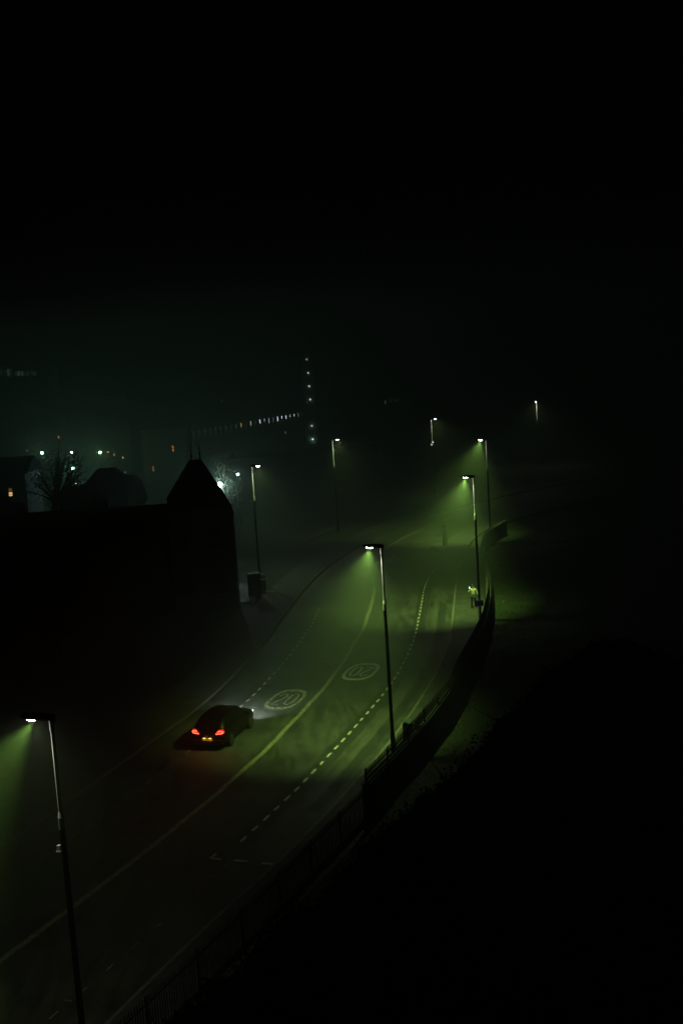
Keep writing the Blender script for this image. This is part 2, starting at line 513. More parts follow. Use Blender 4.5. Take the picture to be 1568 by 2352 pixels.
# kerb-side yellow line of the far footway and its back edge
mb = MB(); ribbon(mb, resample([G(689, 1248).to_2d(), G(777, 1210).to_2d(), G(834, 1188).to_2d(), G(970, 1147).to_2d(), (22, 165)], 1.0), 0.35, 0.10)
structure(mb, 'footway_edge', M['kerb'])
mb = MB(); ribbon(mb, offset_path(resample(smooth(KL[9:]), 1.0), 0.35), 0.09, Zp)
structure(mb, 'kerbside_line', M['paint_faint'])
# small iron covers in the road
for (x, y) in ((728, 1757), (1047, 1617)):
    mb = MB(); p = G(x, y); mb.tube([(p.x, p.y, 0.002), (p.x, p.y, 0.012)], 0.16, 14)
    structure(mb, 'road_cover', M['iron'])

# ------------------------------------------------------------------ grass bank beyond the railings
def bank_z(d, s):
    return -0.02 + 0.10 * noise.noise(Vector((d * .35, s * .35, 3))) + 0.02 * max(0, d - 1) + (0.0 if d < 3 else 0.05 * (d - 3))
FP = resample(FENCE + WALL[1:], 0.5)
ds = [0.12, .6, 1.1, 1.8, 2.6, 3.6, 5, 7, 10, 14, 20, 28, 38]
mb = MB(); cols = []
for d in ds: cols.append(offset_path(FP, d))
n = len(FP); vs = []
for j, d in enumerate(ds):
    for i in range(n):
        x, y = cols[j][i]
        vs.append((x, y, bank_z(d, i * .5) + (0.05 if d < 12 else 0)))
mb.add(vs, [(j * n + i, (j + 1) * n + i, (j + 1) * n + i + 1, j * n + i + 1) for j in range(len(ds) - 1) for i in range(n - 1)], True)
structure(mb, 'grass_bank', M['bank'])
rnd = random.Random(11)
mb = MB()
for _ in range(15000):
    i = rnd.randrange(0, min(n - 2, 190)); d = rnd.choice([rnd.uniform(.15, 4.5), rnd.uniform(.2, 12)])
    a = Vector(FP[i]); t = (Vector(FP[i + 1]) - a).normalized(); q = a + Vector((t.y, -t.x)) * d + t * rnd.uniform(-.4, .4)
    z = bank_z(d, i * .5)
    cl = 0.5 + noise.noise(Vector((q.x * .6, q.y * .6, 0)))
    h = rnd.uniform(.08, .3) * (0.4 + cl)
    for _k in range(2):
        an = rnd.uniform(0, 6.28); dx, dy = math.cos(an), math.sin(an); l = rnd.uniform(.05, .22)
        o = Vector((q.x + rnd.uniform(-.08, .08), q.y + rnd.uniform(-.08, .08), z))
        mb.add([o + Vector((-dy, dx, 0)) * .018, o - Vector((-dy, dx, 0)) * .018, o + Vector((dx * l, dy * l, h))], [(0, 1, 2)])
tag(mb.build('rough_grass', M['grass']), 'rough grass covering the bank beyond the railings', 'grass', kind='stuff')

# ------------------------------------------------------------------ railings and wall along the right footway
def railing(path, name, z0, height, label, cat, bay=2.7, pitch=0.125, bars_low=0.0):
    pts = resample(path, 0.02)
    L = (len(pts) - 1) * (pts[1] - pts[0]).length
    step = (pts[1] - pts[0]).length
    at = lambda s: pts[min(len(pts) - 1, int(s / step))]
    root = empty(name, (pts[0].x, pts[0].y, z0), 0, label, cat)
    o = Vector((pts[0].x, pts[0].y, z0))
    nb = int(L / bay)
    rail = MB()
    for k in range(nb):
        s0, s1 = k * bay, (k + 1) * bay
        a, b = at(s0), at(s1)
        pn = MB()
        s = s0 + pitch / 2
        while s < s1:
            p = at(s)
            d = (at(s + .05) - p)
            q = Vector((p.x, p.y, 0)) - Vector((o.x, o.y, 0))
            h = height
            w_ = .016
            pn.add([q + Vector(v) for v in ((-w_, -w_, 0.06), (w_, -w_, 0.06), (w_, w_, 0.06), (-w_, w_, 0.06), (-w_, -w_, h - .1), (w_, -w_, h - .1), (w_, w_, h - .1), (-w_, w_, h - .1), (0, 0, h + .04))],
                   [(0, 1, 5, 4), (1, 2, 6, 5), (2, 3, 7, 6), (3, 0, 4, 7), (4, 5, 8), (5, 6, 8), (6, 7, 8), (7, 4, 8)])
            s += pitch
        pn.build('bar_panel', M['iron'], root)
        qa, qb = Vector((a.x, a.y, 0)) - Vector((o.x, o.y, 0)), Vector((b.x, b.y, 0)) - Vector((o.x, o.y, 0))
        rl = MB()
        off = Vector((.03, -.01, 0))
        for zz in (0.16, height - .22):
            rl.bar(qa + off + Vector((0, 0, zz)), qb + off + Vector((0, 0, zz)), .03, .05)
        rl.build('rail', M['iron'], root)
        ps = MB()
        ps.box((qa.x + .05, qa.y - .02, (height + .05) / 2), (.07, .07, height + .05))
        if k % 3 == 1 and z0 < .2:
            ps.bar(qa + Vector((.05, -.02, height * .7)), qa + Vector((.75, -.35, .02)), .035, .035)
        ps.build('post', M['iron'], root)
    return root
railing(FENCE, 'railings', 0.0, 1.45, 'black spiked railings at foot of the frame, separating footway from grass', 'railings')
wp = resample(smooth(WALL, 1), 0.6)
mb = MB()
wl, wr = offset_path(wp, -.14), offset_path(wp, .14)
for i in range(len(wp) - 1):
    q = [(*wl[i], -.1), (*wr[i], -.1), (*wr[i + 1], -.1), (*wl[i + 1], -.1)]
    mb.add(q + [(a, b, 1.45) for a, b, _ in q], [(0, 1, 5, 4), (1, 2, 6, 5), (2, 3, 7, 6), (3, 0, 4, 7), (4, 5, 6, 7), (3, 2, 1, 0)] if i in (0, len(wp) - 2) else [(1, 2, 6, 5), (3, 0, 4, 7), (4, 5, 6, 7)])
wall = mb.build('boundary_wall', M['stone'])
tag(wall, 'dark stone wall curving along the footway, carrying short spiked railings', 'wall')
cp = MB()
wl, wr = offset_path(wp, -.19), offset_path(wp, .19)
nn_ = len(wp)
cp.add([(*p, 1.452) for p in wl] + [(*p, 1.452) for p in wr] + [(*p, 1.53) for p in wl] + [(*p, 1.53) for p in wr],
       [f for i in range(nn_ - 1) for f in ((2 * nn_ + i, 3 * nn_ + i, 3 * nn_ + i + 1, 2 * nn_ + i + 1), (i, 2 * nn_ + i, 2 * nn_ + i + 1, i + 1), (nn_ + i, nn_ + i + 1, 3 * nn_ + i + 1, 3 * nn_ + i))])
cp.build('coping', M['stone'], wall)
top = railing(WALL[:13], 'wall_railings', 1.53, 0.62, 'short black spiked railings standing on top of the dark curving wall', 'railings')

# ------------------------------------------------------------------ street lamps
def head_mesh():
    """tapered flat lantern body along +x from the pole"""
    st = [(-.10, .055, .10, -.10), (.02, .075, .115, -.075), (.20, .10, .12, -.06), (.40, .15, .125, -.05), (.62, .165, .12, -.035), (.78, .14, .10, -.01), (.88, .075, .07, .015), (.91, .03, .05, .03)]
    mb = MB(); vs = []
    for x, w_, zt, zb in st:
        zm = (zt + zb) / 2
        vs += [(x, -w_ * .7, zb), (x, -w_, zm * .6 + zb * .4), (x, -w_ * .8, zt - .02), (x, 0, zt), (x, w_ * .8, zt - .02), (x, w_, zm * .6 + zb * .4), (x, w_ * .7, zb)]
    n = 7; fs = []
    for i in range(len(st) - 1):
        for k in range(n):
            fs.append((i * n + k, i * n + (k + 1) % n, (i + 1) * n + (k + 1) % n, (i + 1) * n + k))
    fs += [tuple(range(n))[::-1], tuple((len(st) - 1) * n + k for k in range(n))]
    mb.add(vs, fs, False)
    return mb
LAMPC = (0.56, 1.0, 0.18)
def street_lamp(name, x, y, arm, label, power, tilt=22, cone=138, spill=700, group='road lamps on tall poles'):
    root = empty(name, (x, y, 0), arm, label, 'street lamp', group)
    H = 10.12; J = 7.43
    mb = MB(); mb.tube([(0, 0, 0), (0, 0, 1.2)], [.115, .11], 16); mb.tube([(0, 0, 1.2), (0, 0, J)], [.088, .075], 16); mb.build('lower_pole', M['pole'], root)
    mb = MB(); mb.tube([(0, 0, J - .32), (0, 0, J)], [.082, .082], 16); mb.tube([(0, 0, J), (0, 0, J + .16)], [.082, .057], 16)
    c = mb.build('collar', M['collar'], root)
    mb = MB(); mb.tube([(0, 0, J + .1), (0, 0, H - .35)], [.056, .050], 16); mb.tube([(0, 0, H - .35), (0, 0, H - .05)], [.064, .064], 16); mb.build('upper_pole', M['galv'], root)
    h = head_mesh().build('lantern', M['casing'], root, (0, 0, H))
    # glass bowl under the lantern
    mb = MB()
    n = 14; vs = []; 
    for r, z in ((1.0, 0.0), (.8, -.018), (.45, -.03), (.02, -.034)):
        for k in range(n):
            t = 2 * math.pi * k / n
            vs.append((.56 + .17 * r * math.cos(t), .10 * r * math.sin(t), -.052 + z + .05 * (.17 * r * math.cos(t))))
    mb.add(vs, [(j * n + k, j * n + (k + 1) % n, (j + 1) * n + (k + 1) % n, (j + 1) * n + k) for j in range(3) for k in range(n)], True)
    mb.build('lens', M['lens'], h)
    if power:
        ld = bpy.data.lights.new('lamp_light', 'SPOT')
        ld.energy = power; ld.color = LAMPC
        ld.spot_size = math.radians(cone); ld.spot_blend = 1.0; ld.shadow_soft_size = 0.07
        lo = bpy.data.objects.new('lamp_light', ld); COL.objects.link(lo)
        lo.parent = root
        lo.location = (.58, 0, H - .17)
        fw = 20 if name == 'street_lamp' and power > 5800 else 0      # lanterns over the near side throw up the road
        lo.rotation_euler = Vector((math.tan(AR(tilt)), -math.tan(AR(fw)), -1)).to_track_quat('-Z', 'Y').to_euler()
        ld = bpy.data.lights.new('lamp_spill', 'SPOT')     # the wide weak part of the lantern's light
        ld.energy = spill; ld.color = (.86, 1.0, .58)
        ld.spot_size = math.radians(150); ld.spot_blend = 0.8; ld.shadow_soft_size = 0.13
        lo = bpy.data.objects.new('lamp_spill', ld); COL.objects.link(lo)
        lo.parent = root; lo.location = (.50, 0, H - .12)
        lo.rotation_euler = (0, -AR(20), 0)
    return root
SL = [('A', -7.8, 28.7, 163, 4600, 42, 56, 210, 'nearest road lamp, at left edge, with small white box on its pole'),
      ('B', 1.72, 52.1, 162, 7800, 18, 82, 420, 'road lamp in the middle standing behind the railings, brightest beam over the road'),
      ('C', 9.2, 78.6, 165, 10500, 17, 84, 420, 'road lamp right of centre with the person in pale jacket at its foot'),
      ('D', 14.3, 110.3, 158, 8500, 22, 82, 300, 'road lamp just behind and above the one with the person at its foot'),
      ('E', 31.3, 179.2, -110, 60, 15, 100, 260, 'farthest road lamp, a lone thin lit pole at far right'),
      ('F', 12.4, 150.0, -12, 400, 12, 94, 240, 'distant road lamp with two round white discs on its pole'),
      ('G', -0.5, 123.6, -18, 500, 10, 94, 260, 'road lamp across the road, just right of the tall tower of lights'),
      ('H', -7.4, 97.7, -15, 600, 10, 90, 260, 'road lamp beside the gabled dark house, lantern pointing right')]
lamps = {}
for k, x, y, arm, pw, tl, cn, sp, lab in SL:
    lamps[k] = street_lamp('street_lamp', x, y, AR(arm), lab, pw, tl, cn, sp)
# small white box and dome on the nearest pole
mb = MB(); mb.box((.15, 0, 6.58), (.10, .09, .15), 0, .8); mb.box((.155, 0, 6.485), (.13, .11, .03))
mb.box((.085, 0, 6.5), (.06, .03, .02))
bx = mb.build('sensor_box', mat('white_plastic', (.75, .78, .8), .5), lamps['A'])
mb = MB(); mb.sphere((.15, 0, 6.455), (.03, .03, .03)); mb.build('dome', M['lens'], bx); bx.children[0].data.materials[0] = bpy.data.materials['white_plastic']
ml = MB(); ml.sphere((.12, -.1, 7.05), .11); ml.build('white_disc', emitter('disc_self_glow', (.95, 1, .9), 1.3), lamps['F'])  # pale discs given a glow of their own to look lit
ml = MB(); ml.sphere((-.05, -.14, 6.75), .11); ml.build('white_disc', bpy.data.materials['disc_self_glow'], lamps['F'])
ml = MB(); ml.box((0, 0, 5.9), (.6, .1, .06)); ml.build('bracket', M['collar'], lamps['F'])

# ------------------------------------------------------------------ car with red tail lights
def text_mesh(txt, size, name, material, parent, loc, rot, depth=0.003, sx=1.0):
    cu = bpy.data.curves.new(name, 'FONT'); cu.body = txt; cu.size = size; cu.align_x = 'CENTER'; cu.align_y = 'CENTER'; cu.extrude = depth
    to = bpy.data.objects.new(name, cu); COL.objects.link(to)
    dg = bpy.context.evaluated_depsgraph_get()
    me = bpy.data.meshes.new_from_object(to.evaluated_get(dg))
    bpy.data.objects.remove(to)
    me.materials.clear(); me.materials.append(material)
    o = bpy.data.objects.new(name, me); COL.objects.link(o)
    o.parent = parent; o.location = loc; o.rotation_euler = rot; o.scale = (sx, 1, 1)
    return o
# x stations: (x, half width, z bottom, z shoulder, half width of roof, z roof)
CS = [(-2.22, .70, .42, .86, .60, .90), (-2.17, .84, .30, .97, .66, 1.08), (-2.0, .90, .24, 1.02, .66, 1.27), (-1.6, .915, .22, 1.0, .63, 1.49), (-1.0, .92, .20, .98, .62, 1.56),
      (-.2, .92, .20, .96, .62, 1.57), (.35, .92, .20, .95, .62, 1.50), (.85, .915, .20, .95, .64, 1.22), (1.15, .91, .20, .95, .70, 1.02), (1.7, .88, .22, .90, .66, .95), (2.05, .80, .28, .78, .56, .84), (2.2, .60, .38, .66, .42, .68)]
def car_section(c):
    x, w_, zb, zs, wr, zr = c
    half = [(0, zb), (w_ * .85, zb), (w_ * .98, zb + .10), (w_, (zb + zs) / 2 + .05), (w_ * .96, zs), (wr + .02, zr - .05), (wr * .8, zr), (0, zr + .015)]
    return [(x, y, z) for y, z in half] + [(x, -y, z) for y, z in half[-2:0:-1]]
def make_car(name, loc, rz, label, lit):
    root = empty(name, loc, rz, label, 'car')
    paint = mat('car_paint', (.007, .002, .002), .38, .0, spec=.2)
    glass = mat('car_glass', (.006, .006, .007), .12, spec=.7)
    mb = MB(); vs = []
    for c in CS: vs += car_section(c)
    n = 14; fs = []
    for i in range(len(CS) - 1):
        for k in range(n): fs.append((i * n + k, i * n + (k + 1) % n, (i + 1) * n + (k + 1) % n, (i + 1) * n + k))
    fs += [tuple(range(n))[::-1], tuple((len(CS) - 1) * n + k for k in range(n))]
    mb.add(vs, fs, True)
    body = mb.build('body', paint, root)
    def pane(pts, nm):
        q = MB(); q.add(pts, [tuple(range(len(pts)))]); q.build(nm, glass, body)
    pane([(-2.185, -.57, 1.08), (-2.185, .57, 1.08), (-1.68, .52, 1.475), (-1.68, -.52, 1.475)], 'rear_window')
    pane([(.44, -.53, 1.49), (.44, .53, 1.49), (1.13, .60, 1.06), (1.13, -.60, 1.06)], 'windscreen')
    for s in (-1, 1):
        def sy(x, z):
            return s * (.885 - (z - .98) * .47 + .012)
        for nm, q in (('side_window', [(-1.75, 1.04), (-1.15, 1.03), (-1.1, 1.46), (-1.5, 1.42)]), ('side_window', [(-1.05, 1.03), (-.15, 1.02), (-.15, 1.49), (-1.0, 1.47)]), ('side_window', [(-.05, 1.02), (.85, 1.01), (.42, 1.42), (-.05, 1.48)])):
            pane([(x, sy(x, z), z) for x, z in q], nm)
        mr = MB(); mr.box((.72, s * 1.0, 1.03), (.12, .2, .14), 0, .85); mr.build('mirror', paint, root)
        for x in (-1.35, 1.38):
            ty = MB(); ty.tube([(x, s * .70, .33), (x, s * .92, .33)], .33, 22)
            t = ty.build('wheel', M['rubber'], root)
            rm = MB(); rm.tube([(x, s * .90, .33), (x, s * .932, .33)], .21, 12)
            for kk in range(5):
                an = kk * 1.2566; rm.bar((x, s * .935, .33), (x + .2 * math.cos(an), s * .935, .33 + .2 * math.sin(an)), .05, .015, Vector((0, 1, 0)))
            rm.build('rim', M['rim'], t)
        # tail lamp: hooked outline and inner bar, wrapped round the corner
        tl = MB()
        tl.tube([(-2.235, s * .64, 1.005), (-2.215, s * .73, 1.0), (-2.16, s * .80, .965), (-2.155, s * .815, .93), (-2.19, s * .77, .895), (-2.215, s * .70, .88)], .026, 8)
        tl.tube([(-2.22, s * .675, .885), (-2.24, s * .56, .87), (-2.245, s * .45, .865)], .024, 8)
        tl.tube([(-2.24, s * .62, 1.005), (-2.245, s * .55, .975)], .024, 8)
        hs_ = MB()
        prof = [(-2.20, .42, .875), (-2.215, .50, .93), (-2.21, .60, 1.035), (-2.17, .74, 1.045), (-2.12, .835, .98), (-2.12, .83, .90), (-2.16, .78, .85), (-2.20, .62, .835)]
        cc = (-2.235, s * .64, .94)
        prof = [(x, .64 + (y - .64) * 1.08, .94 + (z - .94) * 1.3) for x, y, z in prof]  # glowing housing enlarged to take in the red bloom around the lamp
        vs_ = [cc] + [(x - .012, s * y, z) for x, y, z in prof] + [(x + .06, s * y, z) for x, y, z in prof]
        fs_ = [(0, 1 + k, 1 + (k + 1) % 8) for k in range(8)] + [(1 + k, 9 + k, 9 + (k + 1) % 8, 1 + (k + 1) % 8) for k in range(8)]
        hs_.add(vs_, fs_)
        to = hs_.build('tail_light', emitter('tail_lamp_housing', (1.0, .012, .004), 1.3) if lit else M['win_dark'], root)
        tl.build('light_guide', emitter('tail_lamp', (1.0, .10, .045), 5.0) if lit else M['win_dark'], to)
        hl = MB(); hl.sphere((2.06, s * .66, .70), (.10, .14, .07)); hl.build('headlight', emitter('headlamp_glass', (.8, .93, 1.0), 14) if lit else M['win_dark'], root)
        if lit:
            ld = bpy.data.lights.new('tail_glow', 'POINT'); ld.energy = 5; ld.color = (1, .01, .003); ld.shadow_soft_size = .02
            lo = bpy.data.objects.new('tail_glow', ld); COL.objects.link(lo); lo.parent = to; lo.location = (-2.30, s * .66, .94)
            ld = bpy.data.lights.new('tail_beam', 'SPOT'); ld.energy = 70; ld.color = (1, .01, .003); ld.shadow_soft_size = .04
            ld.spot_size = AR(76); ld.spot_blend = 1.0
            lo = bpy.data.objects.new('tail_beam', ld); COL.objects.link(lo); lo.parent = to; lo.location = (-2.31, s * .66, .95)
            lo.rotation_euler = Vector((-1, 0, .42)).to_track_quat('-Z', 'Y').to_euler()
            ld = bpy.data.lights.new('headlight_beam', 'SPOT'); ld.energy = 460; ld.color = (.86, .95, 1.0); ld.spot_size = AR(118); ld.spot_blend = 1.0; ld.shadow_soft_size = .06
            lo = bpy.data.objects.new('headlight_beam', ld); COL.objects.link(lo); lo.parent = root
            lo.location = (2.24, s * .66, .72)
            lo.rotation_euler = Vector((1, .08 + s * -.04, -.08)).to_track_quat('-Z', 'Y').to_euler()
    # bumper, plate, plate lamps, lower insert
    bm = MB(); bm.box((-2.20, 0, .43), (.14, 1.52, .24)); bm.build('rear_bumper', mat('bumper_plastic', (.012, .012, .012), .6), root)
    pb = MB(); pb.box((-2.285, 0, .60), (.02, .53, .125))
    pl = pb.build('number_plate', mat('plate_yellow_glow', (.75, .48, .05), .5, emit=(1.0, .42, .02), estr=.16 if lit else 0), root)  # weak glow in the plate stands in for the plate lamps' light
    text_mesh('YN15 KTD', .115, 'plate_letters', M['rubber'], pl, (-2.297, 0, .60), (AR(90), 0, AR(-90)), .002)
    ins = MB(); ins.box((-2.276, -.02, .49), (.02, .34, .07)); ins.build('bumper_insert', mat('dull_orange', (.16, .08, .03), .6), root)
    if lit:
        for s in (-1, 1):
            q = MB(); q.box((-2.31, s * .15, .665), (.02, .11, .012)); ql = q.build('plate_lamp', emitter('plate_lamp_glow', (1, .72, .25), 5), root)
            ld = bpy.data.lights.new('plate_glow', 'POINT'); ld.energy = .55; ld.color = (1, .66, .22); ld.shadow_soft_size = .02
            lo = bpy.data.objects.new('plate_glow', ld); COL.objects.link(lo); lo.parent = ql; lo.location = (-2.36, s * .15, .665)
    return root
hd = math.atan2(.958, .284)
cx, cy_ = -7.30 + 2.25 * math.cos(hd), 54.75 + 2.25 * math.sin(hd)
car = make_car('car', (cx, cy_, 0), hd, 'dark hatchback driving away with glowing red tail lights and lit headlights', True)
p = G(807, 1060)
car2 = make_car('car', (p.x, p.y, 0), AR(150), 'distant dark car showing one small amber light, far up the street', False)
mb = MB(); mb.box((-.2, 0, 1.62), (.3, .9, .10)); mb.build('amber_light_bar', emitter('amber', (1, .38, .08), 2.2), car2)

# ------------------------------------------------------------------ person with phone
def skin_obj(name, verts, edges, radii, material, parent, sub=1):
    me = bpy.data.meshes.new(name); me.from_pydata(verts, edges, []); me.update()
    o = bpy.data.objects.new(name, me); COL.objects.link(o)
    if parent: o.parent = parent
    md = o.modifiers.new('skin', 'SKIN')
    if not me.skin_vertices: 
        bpy.context.view_layer.objects.active = o
    for i, r in enumerate(radii):
        sv = me.skin_vertices[0].data[i]; sv.radius = (r, r) if not isinstance(r, tuple) else r
        sv.use_root = (i == 0)
    sb = o.modifiers.new('sub', 'SUBSURF'); sb.levels = sub; sb.render_levels = sub
    dg = bpy.context.evaluated_depsgraph_get()
    me2 = bpy.data.meshes.new_from_object(o.evaluated_get(dg))
    o.modifiers.clear(); o.data = me2
    me2.materials.clear(); me2.materials.append(material)
    for pl in me2.polygons: pl.use_smooth = True
    return o
pp_ = G(1088, 1401)
per = None
skinm = mat('skin', (.32, .2, .14), .6)
# local frame: x = right in the picture, y = away, z up
V = [(0, 0, .95), (0, 0, 1.12), (0.01, 0, 1.32), (0, 0, 1.46), (-.02, -.01, 1.54), (-.03, -.02, 1.64), (-.03, -.01, 1.74),      # 0-6 trunk, neck, head
     (-.10, .02, .90), (-.13, -.02, .50), (-.15, .04, .09), (-.22, -.04, .04),      # 7-10 left leg
     (.10, 0, .90), (.12, -.03, .50), (.12, .05, .09), (.05, -.04, .04),              # 11-14 right leg
     (-.17, 0, 1.43), (-.36, -.10, 1.22), (-.24, -.16, 1.48), (-.22, -.16, 1.55),     # 15-18 raised arm, palm
     (.17, 0, 1.43), (.27, .03, 1.16), (.36, .0, .93), (.375, 0, .86)]                # 19-22 hanging arm, palm
E_ = [(0, 1), (1, 2), (2, 3), (3, 4), (4, 5), (5, 6), (0, 7), (7, 8), (8, 9), (9, 10), (0, 11), (11, 12), (12, 13), (13, 14),
      (3, 15), (15, 16), (16, 17), (17, 18), (3, 19), (19, 20), (20, 21), (21, 22)]
Rr = [(.15, .11), (.14, .10), (.17, .11), (.12, .09), .055, .085, .06, .085, .058, .04, .035, .085, .058, .04, .035, .05, .042, .028, .034, .05, .042, .028, .034]
for base, d, sgn in ((18, Vector((-.02, -.02, 1)), 1), (22, Vector((.06, 0, -1)), -1)):
    b0 = Vector(V[base]); d.normalize()
    for q, ln in enumerate((.062, .072, .068, .055)):
        off = Vector((0, (q - 1.5) * .02, 0))
        k = len(V)
        V.append(tuple(b0 + off + d * .03)); V.append(tuple(b0 + off + d * (.03 + ln * .55) + Vector((-.008, 0, 0)))); V.append(tuple(b0 + off + d * (.03 + ln) + Vector((-.025, 0, 0))))
        E_ += [(base, k), (k, k + 1), (k + 1, k + 2)]; Rr += [.010, .009, .008]
    k = len(V)
    V.append(tuple(b0 + Vector((0, -.035, 0)))); V.append(tuple(b0 + Vector((-.01, -.06, 0)) + d * .035))
    E_ += [(base, k), (k, k + 1)]; Rr += [.011, .009]
per = skin_obj('person', V, E_, Rr, skinm, None, 1)
per.location = (pp_.x, pp_.y, .116)
tag(per, 'person in pale jacket and dark trousers holding a phone up, standing beside a lamp pole', 'person')
fm = MB(); fm.sphere((-.075, -.115, 1.685), (.012, .01, .01)); fm.sphere((-.005, -.115, 1.685), (.012, .01, .01)); fm.sphere((-.045, -.125, 1.655), (.012, .018, .022)); fm.box((-.04, -.112, 1.61), (.045, .01, .01))
fm.build('face', mat('face_features', (.15, .08, .06), .6), per)
hm = MB(); hm.sphere((-.03, .015, 1.715), (.105, .115, .10)); hm.build('hair', mat('dark_hair', (.012, .01, .008), .7), per)
jm = mat('pale_jacket', (.52, .52, .36), .85, col2=(.38, .38, .26), scale=9)
JV = [(0, 0, .93), (0, 0, 1.12), (0, 0, 1.32), (0, 0, 1.45), (-.17, 0, 1.44), (-.35, -.10, 1.21), (-.25, -.155, 1.44), (.17, 0, 1.44), (.27, .03, 1.16), (.355, 0, .95)]
skin_obj('jacket', JV, [(0, 1), (1, 2), (2, 3), (3, 4), (4, 5), (5, 6), (3, 7), (7, 8), (8, 9)], [(.19, .15), (.17, .14), (.20, .15), (.13, .11), .075, .07, .055, .075, .07, .055], jm, per)
TV = [(0, 0, .92), (-.10, .02, .86), (-.13, -.02, .50), (-.15, .04, .12), (.10, 0, .86), (.12, -.03, .50), (.12, .05, .12)]
skin_obj('trousers', TV, [(0, 1), (1, 2), (2, 3), (0, 4), (4, 5), (5, 6)], [(.16, .13), .11, .085, .07, .11, .085, .07], mat('dark_trousers', (.012, .013, .016), .9), per)
ph = MB(); ph.box((pp_.x - .275, pp_.y - .18, .116 + 1.60), (.075, .012, .15), AR(20))
pho = ph.build('phone', M['rubber']); tag(pho, 'small phone with white screen held up by the person in pale jacket', 'phone')
sc_ = MB(); sc_.box((pp_.x - .272, pp_.y - .188, .116 + 1.60), (.066, .004, .13), AR(20)); sc_.build('screen', emitter('phone_screen', (.9, .95, 1), 3.5), pho)

# ------------------------------------------------------------------ sign on its post by the wall
p = G(1103, 1462)
sg = empty('road_sign', (p.x, p.y, .116), AR(3), 'small blue rectangular sign with white border and arrows on a thin post by the wall', 'sign')
mb = MB(); mb.tube([(0, .035, 0), (0, .035, 2.45)], .032, 12); mb.build('post', M['galv'], sg)
SW, SH = .60, .41
mb = MB(); mb.box((0, 0, 2.12), (SW, .008, SH)); pn = mb.build('panel', mat('blue_sign', (.035, .06, .10), .5), sg)
wm = mat('sign_white', (.62, .72, .68), .5)
def sbar(mbx, x0, z0, x1, z1, w_=.016): mbx.bar((x0, -.0065, 2.12 + z0), (x1, -.0065, 2.12 + z1), .004, w_, Vector((0, 0, 1))) if abs(x1 - x0) > abs(z1 - z0) else mbx.box(((x0 + x1) / 2, -.0065, 2.12 + (z0 + z1) / 2), (w_, .004, abs(z1 - z0)))
b = MB(); hx, hz = SW / 2 - .015, SH / 2 - .015
sbar(b, -hx, hz, hx, hz); sbar(b, -hx, -hz, hx, -hz); sbar(b, -hx, -hz + .009, -hx, hz - .009); sbar(b, hx, -hz + .009, hx, hz - .009); sbar(b, -.13, -hz + .009, -.13, hz - .009)
b.build('border', wm, pn)
b = MB()
b.add([(-.205 + x, -.007, 2.10 + z) for x, z in ((-.014, -.08), (.014, -.08), (.014, .02), (.04, .02), (0, .075), (-.04, .02), (-.014, .02))], [tuple(range(7))])
b.add([(.085 + x, -.007, 2.02 + z) for x, z in ((-.022, -.02), (0, -.035), (.022, -.02), (.008, .03), (0, .06), (-.008, .03))], [tuple(range(6))])
b.build('arrow', wm, pn)
b = MB(); b.box((.075, -.0065, 2.25), (.25, .004, .065)); lp = b.build('pale_label', mat('sign_pale', (.26, .38, .33), .5), pn)
b = MB()
for i, (x, h) in enumerate(((-.07, .06), (-.045, .04), (-.02, .05), (.01, .05), (.035, .035), (.07, .05), (.11, .06), (.14, .04), (.17, .05), (.2, .045))):
    b.box((x, -.0065, 2.145), (.012, .004, h))
b.build('worn_lettering', mat('sign_faded', (.07, .12, .16), .6), pn)

# yellow marker on the bank
p = G(1131, 1413)
mk = empty('marker_post', (p.x, p.y, 0), 0, 'tiny yellow marker leaning on the grass bank beyond the wall', 'marker post')
mb = MB(); mb.bar((0, 0, 0), (-.03, 0, .24), .05, .02, Vector((0, 1, 0))); mb.build('post', mat('yellow_plastic', (.55, .38, .02), .6), mk)
mb = MB(); mb.box((.0, -.02, .09), (.09, .015, .09)); mb.build('plate', bpy.data.materials['yellow_plastic'], mk)

# cabinet with ridged sloping lid behind the railings
p = G(938, 1716)
cb = empty('street_cabinet', (p.x, p.y, .116), AR(68), 'small dark cabinet with pale ribbed sloping lid behind the wall railings', 'cabinet')
mb = MB(); mb.box((0, 0, .55), (.46, .34, 1.1)); mb.build('body', M['pole'], cb)
mb = MB(); lid = mat('ribbed_zinc', (.09, .12, .12), .5, .3)
mb.add([(x, y, z) for z0 in (0, .03) for x, y, z in ((-.27, -.21, 1.13 + z0), (.27, -.21, 1.13 + z0), (.27, .21, 1.25 + z0), (-.27, .21, 1.25 + z0))], [(3, 2, 1, 0), (4, 5, 6, 7), (0, 1, 5, 4), (1, 2, 6, 5), (2, 3, 7, 6), (3, 0, 4, 7)])
for k in range(6):
    x = -.23 + k * .092; mb.bar((x, -.20, 1.175), (x, .20, 1.288), .02, .02)
mb.build('lid', lid, cb)

# pale totem at the bend
p = G(1022, 1257)
tt = empty('totem_sign', (p.x, p.y, .1), AR(38), 'tall pale totem panel standing on the island at the bend', 'totem')
mb = MB(); mb.box((0, 0, .95), (.56, .14, 1.9), 0, .97); mb.build('lower_panel', mat('totem_pale', (.30, .30, .22), .7, col2=(.22, .22, .16), scale=2), tt)
mb = MB(); mb.box((0, 0, 2.28), (.50, .12, .42)); mb.build('upper_panel', bpy.data.materials['totem_pale'], tt)
mb = MB(); mb.box((0, 0, 1.985), (.3, .08, .17)); mb.build('neck', M['pole'], tt)
# island under it
mb = MB(); c = Vector((p.x, p.y)); mb.poly([(c.x + 1.4 * math.cos(t * .5236) , c.y + 2.6 * math.sin(t * .5236)) for t in range(12)], 0.0, .10)
structure(mb, 'traffic_island', M['kerb'])

